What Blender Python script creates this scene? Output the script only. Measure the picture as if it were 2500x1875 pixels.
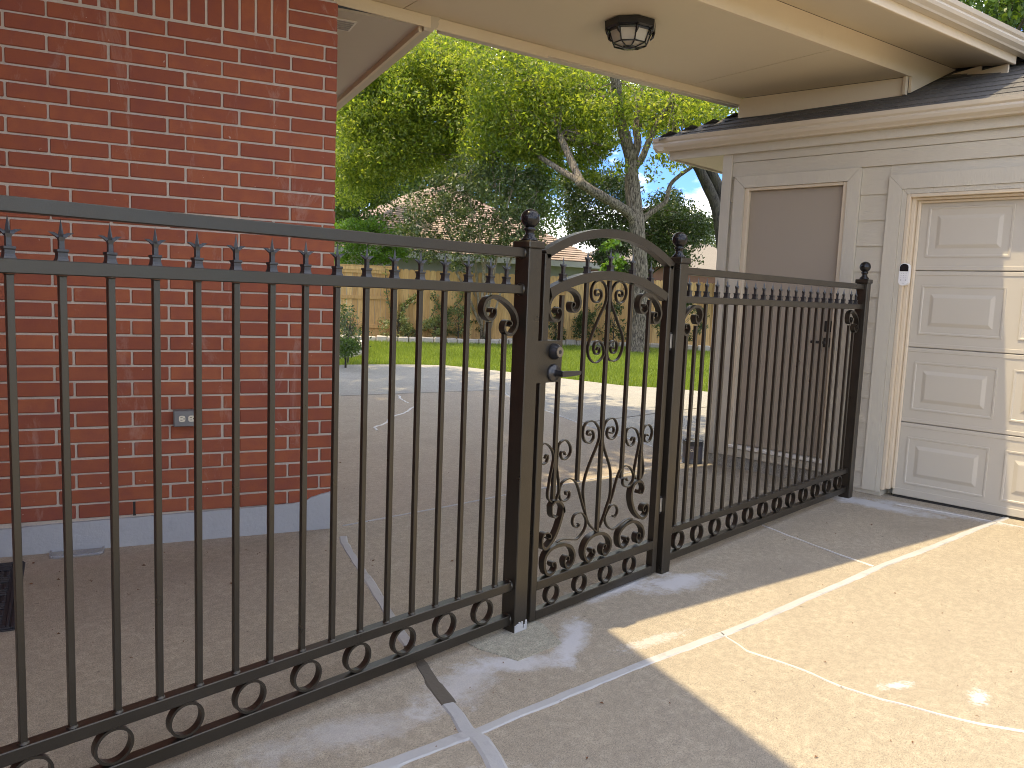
import bpy, bmesh, math, random
import numpy as np
from math import sin, cos, pi, radians, hypot, atan2, degrees
from mathutils import Vector, Matrix

for o in list(bpy.data.objects): bpy.data.objects.remove(o)
scene = bpy.context.scene
COL = scene.collection
random.seed(7)
RNG = np.random.default_rng(11)

# ------------------------------------------------------------------ camera
PITCH, ROLL, YAW = radians(6.4184), radians(2.2725), radians(43.4105)
CAM = Vector((0.0, -2.0666, 1.3327))
FPX = 1955.51
_F = Vector((cos(PITCH)*cos(YAW), cos(PITCH)*sin(YAW), -sin(PITCH)))
_R0 = Vector((sin(YAW), -cos(YAW), 0.0)); _U0 = _R0.cross(_F)
_R = cos(ROLL)*_R0 + sin(ROLL)*_U0
_U = -sin(ROLL)*_R0 + cos(ROLL)*_U0
cd = bpy.data.cameras.new('camera'); cam = bpy.data.objects.new('camera', cd); COL.objects.link(cam)
cd.sensor_width = 36.0; cd.sensor_fit = 'HORIZONTAL'; cd.lens = FPX/2500*36
cd.clip_start = 0.05; cd.clip_end = 2000
M = Matrix(((_R.x, _U.x, -_F.x, CAM.x), (_R.y, _U.y, -_F.y, CAM.y), (_R.z, _U.z, -_F.z, CAM.z), (0, 0, 0, 1)))
cam.matrix_world = M
scene.camera = cam

# ------------------------------------------------------------------ sky, sun, exposure
SUN = Vector((-0.255, 0.162, 1.0)).normalized()
EL = math.asin(SUN.z)
w = bpy.data.worlds.new('World'); scene.world = w; w.use_nodes = True
nt = w.node_tree; nt.nodes.clear()
def N(t, k, **kw):
    n = t.nodes.new(k)
    for a, b in kw.items(): setattr(n, a, b)
    return n
out = N(nt, 'ShaderNodeOutputWorld'); bg = N(nt, 'ShaderNodeBackground')
sky = N(nt, 'ShaderNodeTexSky'); sky.sky_type = 'NISHITA'; sky.sun_disc = False
sky.sun_elevation = EL; sky.sun_rotation = atan2(SUN.x, SUN.y)
sky.air_density = 0.7; sky.dust_density = 0.15; sky.ozone_density = 2.5
tc = N(nt, 'ShaderNodeTexCoord')
mp = N(nt, 'ShaderNodeMapping'); mp.inputs['Scale'].default_value = (1, 1, 2.2); mp.inputs['Location'].default_value = (4.4, 1.2, 0.9)
nz = N(nt, 'ShaderNodeTexNoise'); nz.inputs['Scale'].default_value = 4.2; nz.inputs['Detail'].default_value = 9; nz.inputs['Roughness'].default_value = 0.56
cr = N(nt, 'ShaderNodeValToRGB'); cr.color_ramp.elements[0].position = 0.47; cr.color_ramp.elements[1].position = 0.57
mx = N(nt, 'ShaderNodeMixRGB'); mx.inputs['Color2'].default_value = (8.5, 8.4, 8.2, 1)
nt.links.new(tc.outputs['Generated'], mp.inputs['Vector']); nt.links.new(mp.outputs[0], nz.inputs['Vector'])
nt.links.new(nz.outputs['Fac'], cr.inputs[0]); nt.links.new(cr.outputs['Color'], mx.inputs['Fac'])
tint = N(nt, 'ShaderNodeMixRGB'); tint.blend_type = 'MULTIPLY'; tint.inputs['Fac'].default_value = 1.0; tint.inputs['Color2'].default_value = (.33, .45, .66, 1)
nz2 = N(nt, 'ShaderNodeTexNoise'); nz2.inputs['Scale'].default_value = 9; nz2.inputs['Detail'].default_value = 6; nt.links.new(mp.outputs[0], nz2.inputs['Vector'])
cc_ = N(nt, 'ShaderNodeValToRGB'); cc_.color_ramp.elements[0].position = .36; cc_.color_ramp.elements[0].color = (1.5, 1.7, 2.0, 1); cc_.color_ramp.elements[1].position = .60; cc_.color_ramp.elements[1].color = (11.5, 11.2, 10.6, 1)
nt.links.new(nz2.outputs['Fac'], cc_.inputs[0]); nt.links.new(cc_.outputs['Color'], mx.inputs['Color2'])
nt.links.new(sky.outputs[0], tint.inputs['Color1']); nt.links.new(tint.outputs[0], mx.inputs['Color1']); nt.links.new(mx.outputs[0], bg.inputs['Color'])
bg.inputs['Strength'].default_value = 0.15
nt.links.new(bg.outputs[0], out.inputs['Surface'])
sl = bpy.data.lights.new('sun', 'SUN'); sl.energy = 2.0; sl.angle = radians(0.53); sl.color = (1.0, 0.82, 0.52)
so = bpy.data.objects.new('sun', sl); COL.objects.link(so)
so.rotation_euler = SUN.to_track_quat('Z', 'Y').to_euler(); so.location = (0, 0, 30)
scene.view_settings.view_transform = 'Standard'; scene.view_settings.look = 'None'
scene.view_settings.gamma = 1.0; scene.view_settings.use_curve_mapping = False
scene.view_settings.exposure = 1.78
scene.render.engine = 'CYCLES'
scene.cycles.filter_width = 1.0
scene.cycles.max_bounces = 8; scene.cycles.diffuse_bounces = 5; scene.cycles.transparent_max_bounces = 8

# ------------------------------------------------------------------ frames of reference
BA = radians(-21.378)
UB = Vector((cos(BA), sin(BA), 0)); NB = Vector((-sin(BA), cos(BA), 0)); B0 = Vector((2.4786, 1.6240, 0))
def hb(a, b, z): return B0 + UB*a + NB*b + Vector((0, 0, z))      # house frame: along the brick wall, behind it, up
WA = radians(-11.2)
WU = Vector((cos(WA), sin(WA), 0)); WN = Vector((-sin(WA), cos(WA), 0)); W0 = Vector((6.215, 0.006, 0))
def wb(a, b, z): return W0 + WU*a + WN*b + Vector((0, 0, z))      # breezeway frame
def ident(x, y, z): return Vector((x, y, z))
def ray_at(u, v, dist):                                            # place in the world along a sight line of the survey, at a horizontal distance
    d = _F*FPX + _R*(u-1250) - _U*(v-937.5)
    return CAM + d*(dist/hypot(d.x, d.y))

# ------------------------------------------------------------------ mesh builder
class MB:
    def __init__(s): s.v = []; s.f = []; s.sm = []
    def add(s, verts, faces, smooth=False):
        k = len(s.v); s.v += [tuple(p) for p in verts]
        for f in faces: s.f.append(tuple(k+i for i in f)); s.sm.append(smooth)
    def box(s, x0, x1, y0, y1, z0, z1, fr=ident):
        P = [fr(x, y, z) for z in (z0, z1) for y in (y0, y1) for x in (x0, x1)]
        s.add(P, [(0,2,3,1), (4,5,7,6), (0,1,5,4), (2,6,7,3), (0,4,6,2), (1,3,7,5)])
    def cbox(s, x0, x1, y0, y1, z0, z1, b=0.003, fr=ident):        # box with chamfered edges
        b = min(b, (x1-x0)*.45, (y1-y0)*.45, (z1-z0)*.45)
        xs, ys, zs = (x0, x1), (y0, y1), (z0, z1); V = []; ix = {}
        for i in (0, 1):
            for j in (0, 1):
                for k in (0, 1):
                    sx, sy, sz = (b if i == 0 else -b), (b if j == 0 else -b), (b if k == 0 else -b)
                    for a, p in enumerate(((xs[i], ys[j]+sy, zs[k]+sz), (xs[i]+sx, ys[j], zs[k]+sz), (xs[i]+sx, ys[j]+sy, zs[k]))):
                        ix[(i, j, k, a)] = len(V); V.append(fr(*p))
        F = []
        for i in (0, 1):
            F.append([ix[(i, 0, 0, 0)], ix[(i, 1, 0, 0)], ix[(i, 1, 1, 0)], ix[(i, 0, 1, 0)]][::(-1 if i == 0 else 1)])
            F.append([ix[(0, i, 0, 1)], ix[(1, i, 0, 1)], ix[(1, i, 1, 1)], ix[(0, i, 1, 1)]][::(1 if i == 0 else -1)])
            F.append([ix[(0, 0, i, 2)], ix[(1, 0, i, 2)], ix[(1, 1, i, 2)], ix[(0, 1, i, 2)]][::(-1 if i == 0 else 1)])
        for i in (0, 1):
            for j in (0, 1):
                F.append([ix[(i, j, 0, 0)], ix[(i, j, 1, 0)], ix[(i, j, 1, 1)], ix[(i, j, 0, 1)]][::(1 if (i+j) % 2 == 0 else -1)])
                F.append([ix[(i, 0, j, 0)], ix[(i, 1, j, 0)], ix[(i, 1, j, 2)], ix[(i, 0, j, 2)]][::(-1 if (i+j) % 2 == 0 else 1)])
                F.append([ix[(0, i, j, 1)], ix[(1, i, j, 1)], ix[(1, i, j, 2)], ix[(0, i, j, 2)]][::(1 if (i+j) % 2 == 0 else -1)])
        for i in (0, 1):
            for j in (0, 1):
                for k in (0, 1):
                    F.append([ix[(i, j, k, 0)], ix[(i, j, k, 1)], ix[(i, j, k, 2)]][::(-1 if (i+j+k) % 2 == 0 else 1)])
        s.add(V, F)
    def tube(s, pts, rad, seg=8, cap=True, wob=0.0, rnd=None):
        pts = [Vector(p) for p in pts]; n = len(pts)
        if not hasattr(rad, '__len__'): rad = [rad]*n
        V = []; ref = Vector((0.31, 0.17, 0.93)); prev = None
        for i, p in enumerate(pts):
            t = (pts[min(i+1, n-1)]-pts[max(i-1, 0)]).normalized()
            if prev is None:
                a = t.cross(ref)
                if a.length < .1: a = t.cross(Vector((1, 0, 0)))
                a.normalize()
            else: a = (prev - t*prev.dot(t)).normalized()
            prev = a; b = t.cross(a)
            for k in range(seg):
                r = rad[i]*(1+(rnd.uniform(-wob, wob) if rnd else 0)); q = 2*pi*k/seg
                V.append(p + a*(r*cos(q)) + b*(r*sin(q)))
        F = [(i*seg+k, i*seg+(k+1) % seg, (i+1)*seg+(k+1) % seg, (i+1)*seg+k) for i in range(n-1) for k in range(seg)]
        if cap: F += [tuple(range(seg))[::-1], tuple((n-1)*seg+k for k in range(seg))]
        s.add(V, F, True)
    def lathe(s, prof, c, axis=Vector((0, 0, 1)), seg=20, smooth=True, ph=0.0):
        axis = Vector(axis).normalized(); a = axis.cross(Vector((0, 0, 1)))
        if a.length < .1: a = Vector((1, 0, 0))
        a.normalize(); b = axis.cross(a); c = Vector(c); V = []
        for r, h in prof:
            for k in range(seg):
                q = 2*pi*k/seg+ph; V.append(c + axis*h + a*(r*cos(q)) + b*(r*sin(q)))
        n = len(prof)
        F = [(i*seg+k, i*seg+(k+1) % seg, (i+1)*seg+(k+1) % seg, (i+1)*seg+k) for i in range(n-1) for k in range(seg)]
        s.add(V, F, smooth)
        s.add(V[:seg], [tuple(range(seg))[::-1]]); s.add(V[-seg:], [tuple(range(seg))])
    def prism(s, poly, h0, h1, fr):                                # polygon (p,q) extruded from h0 to h1; fr(p,q,h)
        n = len(poly); V = [fr(p, q, h0) for p, q in poly]+[fr(p, q, h1) for p, q in poly]
        s.add(V, [tuple(range(n))[::-1], tuple(range(n, 2*n))]+[(i, (i+1) % n, n+(i+1) % n, n+i) for i in range(n)])
    def build(s, name, mat, parent=None, loc=None, recalc=True):
        me = bpy.data.meshes.new(name)
        base = Vector(loc) if loc is not None else (parent_world(parent) if parent else Vector((0, 0, 0)))
        me.from_pydata([tuple(Vector(p)-base) for p in s.v], [], s.f)
        me.polygons.foreach_set('use_smooth', s.sm)
        if recalc and len(s.f) < 60000:
            bm = bmesh.new(); bm.from_mesh(me); bmesh.ops.recalc_face_normals(bm, faces=bm.faces); bm.to_mesh(me); bm.free()
        me.materials.append(mat); me.update()
        o = bpy.data.objects.new(name, me); COL.objects.link(o)
        if parent:
            o.parent = parent; o.location = base-parent_world(parent)
        else: o.location = base
        return o
def parent_world(o):
    p = Vector((0, 0, 0))
    while o: p += o.location; o = o.parent
    return p
def thing(name, label, cat, loc=(0, 0, 0), group=None):
    o = bpy.data.objects.new(name, None); COL.objects.link(o); o.location = loc; o.empty_display_size = .1
    o['label'] = label; o['category'] = cat
    if group: o['group'] = group
    return o
def tag(o, label, cat, group=None):
    o['label'] = label; o['category'] = cat
    if group: o['group'] = group
    return o
def struct(o): o['kind'] = 'structure'; return o
def stuff(o): o['kind'] = 'stuff'; return o
def inst(o, parent, loc, rot=None, scale=None):                    # another copy of a part, sharing its mesh
    c = o.copy(); COL.objects.link(c); c.parent = parent; c.location = Vector(loc)-parent_world(parent)
    if rot is not None: c.rotation_euler = rot
    if scale is not None: c.scale = scale
    return c
def np_mesh(name, V, F, mat, parent=None, smooth=False):           # big meshes from numpy arrays: V (n,3), F (m,4) or (m,3)
    me = bpy.data.meshes.new(name); k = F.shape[1]
    base = np.array(parent_world(parent)) if parent else np.zeros(3)
    V = (V-base).astype(np.float32)
    me.vertices.add(len(V)); me.vertices.foreach_set('co', V.ravel())
    me.loops.add(F.size); me.loops.foreach_set('vertex_index', F.ravel().astype(np.int32))
    me.polygons.add(len(F)); me.polygons.foreach_set('loop_start', np.arange(0, F.size, k, dtype=np.int32))
    me.polygons.foreach_set('loop_total', np.full(len(F), k, np.int32))
    if smooth: me.polygons.foreach_set('use_smooth', np.ones(len(F), bool))
    me.materials.append(mat); me.update(calc_edges=True)
    o = bpy.data.objects.new(name, me); COL.objects.link(o); o.parent = parent
    return o

# ------------------------------------------------------------------ materials
def new_mat(name):
    m = bpy.data.materials.new(name); m.use_nodes = True; t = m.node_tree
    return m, t, t.nodes['Principled BSDF']
def coords(t, kind='Object'):
    return N(t, 'ShaderNodeTexCoord').outputs[kind]
def noise(t, vec, scale, detail=4, rough=.55, dist=0.0):
    n = N(t, 'ShaderNodeTexNoise'); n.inputs['Scale'].default_value = scale; n.inputs['Detail'].default_value = detail
    n.inputs['Roughness'].default_value = rough; n.inputs['Distortion'].default_value = dist
    if vec is not None: t.links.new(vec, n.inputs['Vector'])
    return n.outputs['Fac']
def ramp(t, fac, stops):
    r = N(t, 'ShaderNodeValToRGB'); e = r.color_ramp.elements
    while len(e) < len(stops): e.new(.5)
    for k, (p, c) in enumerate(stops):
        e[k].position = p; e[k].color = (*c, 1) if len(c) == 3 else c
    t.links.new(fac, r.inputs[0]); return r.outputs['Color']
def mixc(t, fac, a, b, mode='MIX'):
    m = N(t, 'ShaderNodeMixRGB'); m.blend_type = mode
    for s_, x in (('Fac', fac), ('Color1', a), ('Color2', b)):
        if isinstance(x, (int, float)): m.inputs[s_].default_value = x
        elif isinstance(x, tuple): m.inputs[s_].default_value = (*x, 1)
        else: t.links.new(x, m.inputs[s_])
    return m.outputs['Color']
def math_(t, op, a, b=None, clamp=False):
    m = N(t, 'ShaderNodeMath'); m.operation = op; m.use_clamp = clamp
    for i, x in enumerate((a, b)):
        if x is None: continue
        if isinstance(x, (int, float)): m.inputs[i].default_value = x
        else: t.links.new(x, m.inputs[i])
    return m.outputs[0]
def bump(t, p, h, strength, dist=0.005):
    b = N(t, 'ShaderNodeBump'); b.inputs['Strength'].default_value = strength; b.inputs['Distance'].default_value = dist
    t.links.new(h, b.inputs['Height']); t.links.new(b.outputs[0], p.inputs['Normal'])
def stretch(t, vec, sc):
    m = N(t, 'ShaderNodeMapping'); m.inputs['Scale'].default_value = sc; t.links.new(vec, m.inputs['Vector']); return m.outputs[0]
def world_pos(t): return N(t, 'ShaderNodeNewGeometry').outputs['Position']

def paint(name, col, rough=.5, var=.06, bscale=60, bstr=.15, grain=None, dirt=0.0, spec=.5):
    m, t, p = new_mat(name); v = world_pos(t)
    c = mixc(t, noise(t, v, 2.3, 5), tuple(x*(1-var) for x in col), tuple(min(1, x*(1+var)) for x in col))
    if dirt:
        d = ramp(t, noise(t, v, 9, 8, .7), [(.55, (0, 0, 0)), (.75, (1, 1, 1))])
        c = mixc(t, math_(t, 'MULTIPLY', d, dirt), c, tuple(x*.55 for x in col))
    t.links.new(c, p.inputs['Base Color']); p.inputs['Roughness'].default_value = rough
    p.inputs['Specular IOR Level'].default_value = spec
    gv = stretch(t, v, grain) if grain else v
    bump(t, p, noise(t, gv, bscale, 5, .6), bstr)
    return m

MAT = {}
# brick: every brick its own tone, sandy dragged face
m, t, p = new_mat('brick'); v = world_pos(t); oi = N(t, 'ShaderNodeObjectInfo').outputs['Random']
pr = N(t, 'ShaderNodeNewGeometry').outputs['Random Per Island']
rnd = math_(t, 'FRACT', math_(t, 'ADD', oi, pr))
c = ramp(t, rnd, [(0, (.265, .075, .036)), (.35, (.295, .085, .038)), (.7, (.325, .096, .042)), (.9, (.345, .106, .046)), (1, (.255, .072, .040))])
c = mixc(t, ramp(t, noise(t, v, 14, 5), [(.35, (0, 0, 0)), (.7, (1, 1, 1))]), c, mixc(t, .5, c, (.20, .055, .045)))
sp = ramp(t, noise(t, stretch(t, v, (1, 1, 1.6)), 260, 3, .7), [(.60, (0, 0, 0)), (.72, (1, 1, 1))])
c = mixc(t, math_(t, 'MULTIPLY', sp, .55), c, (.09, .03, .02))
ws = ramp(t, noise(t, v, 47, 2, .5), [(.755, (0, 0, 0)), (.775, (1, 1, 1))])
c = mixc(t, math_(t, 'MULTIPLY', ws, .5), c, (.6, .5, .42))
ef = ramp(t, noise(t, stretch(t, v, (1, 1, .35)), 5.5, 7, .75, .5), [(.58, (0, 0, 0)), (.74, (.38, .38, .38))])
c = mixc(t, ef, c, (.50, .40, .34))
t.links.new(c, p.inputs['Base Color']); p.inputs['Roughness'].default_value = .92
bump(t, p, noise(t, stretch(t, v, (1, 1, 2.0)), 130, 6, .75), .55, .003); MAT['brick'] = m
MAT['mortar'] = paint('mortar', (.50, .43, .35), .95, .16, 110, .8, dirt=.35)
# concrete
def concrete(name, a, b, dark, chalk=None, light=.0):
    m, t, p = new_mat(name); v = world_pos(t)
    c = mixc(t, ramp(t, noise(t, v, 0.9, 6, .6), [(.3, (0, 0, 0)), (.7, (1, 1, 1))]), a, b)
    c = mixc(t, ramp(t, noise(t, v, 4.5, 6, .65), [(.42, (0, 0, 0)), (.70, (.8, .8, .8))]), c, dark)
    c = mixc(t, ramp(t, noise(t, v, 1.7, 7, .7, .8), [(.54, (0, 0, 0)), (.66, (.5, .5, .5))]), c, tuple(x*.78 for x in dark))
    g1 = noise(t, v, 150, 3, .8); g2 = noise(t, v, 420, 2, .7)
    c = mixc(t, ramp(t, noise(t, v, 30, 5, .75), [(.42, (.75, .75, .75)), (.62, (0, 0, 0))]), c, tuple(x*.80 for x in dark))
    c = mixc(t, ramp(t, g1, [(.38, (.85, .85, .85)), (.52, (0, 0, 0))]), c, tuple(x*.55 for x in dark))
    c = mixc(t, ramp(t, g2, [(.54, (0, 0, 0)), (.66, (.75, .75, .75))]), c, (.66, .57, .44))
    fl = ramp(t, noise(t, v, 26, 2, .5), [(.735, (0, 0, 0)), (.75, (1, 1, 1))])
    c = mixc(t, math_(t, 'MULTIPLY', fl, .75), c, (.12, .09, .07))
    if chalk:
        nf = noise(t, v, 7, 8, .75)
        sx = N(t, 'ShaderNodeSeparateXYZ'); t.links.new(v, sx.inputs[0])
        for (x, y, rx, ry, ang, amt, colr) in chalk:
            dx = math_(t, 'SUBTRACT', sx.outputs[0], x); dy = math_(t, 'SUBTRACT', sx.outputs[1], y)
            ca, sa = cos(ang), sin(ang)
            ex = math_(t, 'DIVIDE', math_(t, 'ADD', math_(t, 'MULTIPLY', dx, ca), math_(t, 'MULTIPLY', dy, sa)), rx)
            ey = math_(t, 'DIVIDE', math_(t, 'SUBTRACT', math_(t, 'MULTIPLY', dy, ca), math_(t, 'MULTIPLY', dx, sa)), ry)
            r2 = math_(t, 'SQRT', math_(t, 'ADD', math_(t, 'MULTIPLY', ex, ex), math_(t, 'MULTIPLY', ey, ey)))
            nq = nf if min(rx, ry) > .06 else noise(t, v, 38, 6, .8)
            q = math_(t, 'ADD', r2, math_(t, 'MULTIPLY', math_(t, 'SUBTRACT', nq, .5), 2.6 if min(rx, ry) > .06 else 4.5))
            f = ramp(t, q, [(.35, (1, 1, 1)), (1.0, (0, 0, 0))])
            c = mixc(t, math_(t, 'MULTIPLY', f, amt), c, colr)
    t.links.new(c, p.inputs['Base Color']); p.inputs['Roughness'].default_value = .88
    h = math_(t, 'ADD', math_(t, 'MULTIPLY', g1, .7), math_(t, 'MULTIPLY', g2, .4))
    bump(t, p, h, .5, .004); return m
W_ = (.54, .54, .55)
MAT['drive'] = concrete('driveway_concrete', (.375, .325, .24), (.44, .38, .285), (.31, .267, .20), chalk=[
    (2.06, -.20, .30, .07, -.55, .75, W_), (2.38, -.20, .25, .07, .55, .8, W_), (1.80, -.18, .28, .11, .3, .55, W_),
    (2.95, .02, .36, .10, -.18, .8, W_), (3.22, -.12, .32, .11, -.25, .85, W_), (1.35, -.18, .34, .10, -.3, .4, W_),
    (2.6, -.42, .20, .04, -.2, .45, W_), (5.62, -.20, .14, .50, 0.0, .8, (.52, .54, .56)), (5.78, -.52, .09, .5, 0.0, .55, (.50, .52, .54)),
    (3.08, -1.45, .07, .035, .2, .8, W_), (2.95, -1.22, .08, .025, -.5, .8, W_), (1.2, -.62, .45, .12, -.15, .55, W_), (3.36, -1.62, .05, .03, .4, .8, W_)])
MAT['patio'] = concrete('patio_concrete', (.39, .325, .245), (.45, .375, .285), (.33, .275, .21))
MAT['grey_slab'] = concrete('grey_concrete', (.36, .345, .305), (.42, .40, .35), (.30, .29, .26))
MAT['foundation'] = paint('foundation_parging', (.385, .395, .405), .9, .12, 55, .5, dirt=.25)
MAT['collar'] = concrete('new_concrete', (.36, .345, .27), (.42, .405, .32), (.30, .29, .225))
MAT['caulk'] = paint('joint_caulk', (.40, .395, .385), .85, .25, 70, .5, dirt=.7)
MAT['crack'] = paint('crack_filler', (.58, .56, .53), .7, .08, 90, .3)
MAT['gap'] = paint('dirty_gap', (.10, .085, .065), .95, .3, 60, .6)
MAT['kerbstone'] = paint('edging_stone', (.50, .45, .38), .95, .22, 40, .8, dirt=.5)
# wrought iron paint: brown-black, semi gloss with an orange-peel surface
m, t, p = new_mat('iron_paint'); v = world_pos(t)
t.links.new(mixc(t, noise(t, v, 5, 5), (.010, .008, .006), (.018, .0145, .0105)), p.inputs['Base Color']); p.inputs['IOR'].default_value = 1.65; p.inputs['Specular Tint'].default_value = (1.0, .93, .80, 1)
t.links.new(ramp(t, noise(t, v, 9, 4), [(.3, (.27,)*3), (.7, (.39,)*3)]), p.inputs['Roughness'])
p.inputs['Specular IOR Level'].default_value = .5
bump(t, p, noise(t, v, 210, 3, .6), .30, .0016); MAT['iron'] = m
m, t, p = new_mat('cast_iron'); v = world_pos(t)
p.inputs['Base Color'].default_value = (.018, .018, .020, 1); p.inputs['Roughness'].default_value = .40; p.inputs['Specular IOR Level'].default_value = .7
bump(t, p, noise(t, v, 150, 3, .6), .3, .0016); MAT['cast'] = m
MAT['black_ball'] = paint('gloss_black', (.008, .008, .009), .2, .05, 60, .02, spec=.4)
MAT['lock'] = paint('lock_black', (.014, .014, .016), .30, .05, 60, .02, spec=.7)
m, t, p = new_mat('bronze_face'); p.inputs['Base Color'].default_value = (.22, .19, .15, 1); p.inputs['Metallic'].default_value = .7; p.inputs['Roughness'].default_value = .4; MAT['bronze'] = m
m, t, p = new_mat('steel'); p.inputs['Base Color'].default_value = (.45, .42, .36, 1); p.inputs['Metallic'].default_value = .8; p.inputs['Roughness'].default_value = .45; MAT['steel'] = m
# painted timber
MAT['cream'] = paint('cream_soffit', (.66, .575, .42), .6, .03, 45, .06, dirt=.06)
MAT['cream_trim'] = paint('cream_trim', (.68, .575, .42), .55, .04, 60, .2, dirt=.12)
MAT['soffit_grey'] = paint('house_soffit', (.56, .51, .42), .6, .04, 45, .08, dirt=.1)
MAT['siding'] = paint('siding_paint', (.50, .455, .365), .6, .04, 120, .55, grain=(1, .12, 1.6), dirt=.06)
MAT['trim'] = paint('trim_paint', (.51, .465, .375), .55, .04, 120, .45, grain=(1, 1.4, .10), dirt=.08)
MAT['garage_door'] = paint('garage_door_paint', (.50, .455, .375), .5, .025, 90, .05, dirt=.04)
MAT['jamb'] = paint('jamb_paint', (.60, .505, .37), .5, .04, 60, .08)
MAT['man_door'] = paint('door_paint', (.33, .278, .215), .5, .03, 60, .05)
MAT['gutter'] = paint('gutter_paint', (.54, .47, .365), .4, .04, 30, .03, dirt=.08)
MAT['white_plastic'] = paint('white_plastic', (.78, .77, .75), .35, .01, 30, 0)
MAT['black_plastic'] = paint('black_plastic', (.012, .012, .013), .2, .02, 30, 0)
MAT['key'] = paint('key_grey', (.45, .45, .44), .5, .02, 30, 0)
MAT['grey_plastic'] = paint('grey_plastic', (.17, .17, .165), .5, .05, 60, .05)
MAT['ivory'] = paint('ivory_plastic', (.66, .60, .46), .4, .02, 30, 0)
MAT['slot'] = paint('slot_dark', (.02, .018, .015), .8, .02, 30, 0)
# shingles
def shingle(name, cols):
    m, t, p = new_mat(name); v = world_pos(t); oi = N(t, 'ShaderNodeObjectInfo').outputs['Random']
    pr = N(t, 'ShaderNodeNewGeometry').outputs['Random Per Island']
    rn = math_(t, 'FRACT', math_(t, 'ADD', oi, pr))
    c = ramp(t, rn, [(0, cols[0]), (.5, cols[1]), (1, cols[2])])
    c = mixc(t, ramp(t, noise(t, v, 190, 3, .8), [(.40, (1, 1, 1)), (.6, (0, 0, 0))]), c, tuple(x*.5 for x in cols[1]))
    t.links.new(c, p.inputs['Base Color']); p.inputs['Roughness'].default_value = .95
    bump(t, p, noise(t, v, 200, 3, .7), .7, .003); return m
MAT['shingle'] = shingle('roof_shingle', [(.10, .095, .09), (.15, .14, .125), (.20, .18, .155)])
MAT['shingle_brown'] = shingle('brown_shingle', [(.38, .28, .225), (.46, .35, .285), (.52, .42, .345)])
MAT['shingle_tan'] = shingle('tan_shingle', [(.36, .31, .26), (.42, .37, .31), (.48, .42, .36)])
# cedar
m, t, p = new_mat('cedar'); v = world_pos(t); oi = N(t, 'ShaderNodeObjectInfo').outputs['Random']
c = ramp(t, oi, [(0, (.50, .30, .11)), (.5, (.62, .39, .145)), (1, (.72, .49, .20))])
g = noise(t, stretch(t, v, (9, 9, .6)), 6, 6, .65)
c = mixc(t, ramp(t, g, [(.4, (0, 0, 0)), (.75, (.7, .7, .7))]), c, (.25, .13, .055))
kn = ramp(t, noise(t, stretch(t, v, (1, 1, .5)), 7, 2), [(.73, (0, 0, 0)), (.78, (.8, .8, .8))])
c = mixc(t, kn, c, (.12, .06, .03))
t.links.new(c, p.inputs['Base Color']); p.inputs['Roughness'].default_value = .8; bump(t, p, g, .5, .003); MAT['cedar'] = m
# bark
def bark(name, a, b, sc=7):
    m, t, p = new_mat(name); v = world_pos(t)
    n1 = noise(t, stretch(t, v, (1, 1, .22)), sc*4, 7, .7, .6)
    c = mixc(t, ramp(t, n1, [(.42, (0, 0, 0)), (.58, (1, 1, 1))]), a, b)
    c = mixc(t, ramp(t, noise(t, v, 3, 4), [(.5, (0, 0, 0)), (.7, (.5, .5, .5))]), c, (.13, .12, .07))
    t.links.new(c, p.inputs['Base Color']); p.inputs['Roughness'].default_value = .95; bump(t, p, n1, 1.0, .03); return m
MAT['bark'] = bark('elm_bark', (.045, .034, .024), (.30, .25, .19), 9)
MAT['bark_dark'] = bark('dark_bark', (.035, .03, .027), (.10, .085, .07))
MAT['bark_pale'] = bark('pale_bark', (.24, .19, .13), (.45, .38, .28), 3)
# leaves
def leafmat(name, stops, trans=.4, tcol=None):
    m = bpy.data.materials.new(name); m.use_nodes = True; t = m.node_tree; t.nodes.clear()
    o = N(t, 'ShaderNodeOutputMaterial'); pr = N(t, 'ShaderNodeNewGeometry').outputs['Random Per Island']
    v = world_pos(t)
    f = math_(t, 'ADD', math_(t, 'MULTIPLY', pr, .55), math_(t, 'MULTIPLY', noise(t, v, .55, 3), .5))
    c = ramp(t, f, stops)
    pb = N(t, 'ShaderNodeBsdfPrincipled'); pb.inputs['Roughness'].default_value = .40; pb.inputs['Specular IOR Level'].default_value = .5
    tr = N(t, 'ShaderNodeBsdfTranslucent'); ms = N(t, 'ShaderNodeMixShader'); ms.inputs[0].default_value = trans
    t.links.new(c, pb.inputs['Base Color'])
    t.links.new(mixc(t, 1.0, c, tcol or (1.6, 1.5, .7), 'MULTIPLY'), tr.inputs['Color'])
    t.links.new(pb.outputs[0], ms.inputs[1]); t.links.new(tr.outputs[0], ms.inputs[2]); t.links.new(ms.outputs[0], o.inputs['Surface'])
    return m
MAT['elm_leaf'] = leafmat('elm_leaf', [(.12, (.042, .080, .014)), (.38, (.12, .175, .028)), (.64, (.24, .28, .04)), (.92, (.36, .38, .10))], .58, (1.8, 1.8, .85))
MAT['crape_leaf'] = leafmat('crape_leaf', [(.2, (.035, .06, .018)), (.55, (.075, .11, .035)), (.9, (.17, .20, .085))], .3)
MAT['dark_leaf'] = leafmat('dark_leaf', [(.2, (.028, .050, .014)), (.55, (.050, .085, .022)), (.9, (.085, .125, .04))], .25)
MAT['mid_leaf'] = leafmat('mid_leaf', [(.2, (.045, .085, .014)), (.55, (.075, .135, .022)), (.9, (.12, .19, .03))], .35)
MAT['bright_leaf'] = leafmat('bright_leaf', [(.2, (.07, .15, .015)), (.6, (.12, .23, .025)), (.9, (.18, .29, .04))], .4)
MAT['pale_leaf'] = leafmat('pale_leaf', [(.2, (.14, .17, .09)), (.6, (.21, .24, .13)), (.9, (.28, .31, .19))], .35, (1.2, 1.2, .8))
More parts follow.
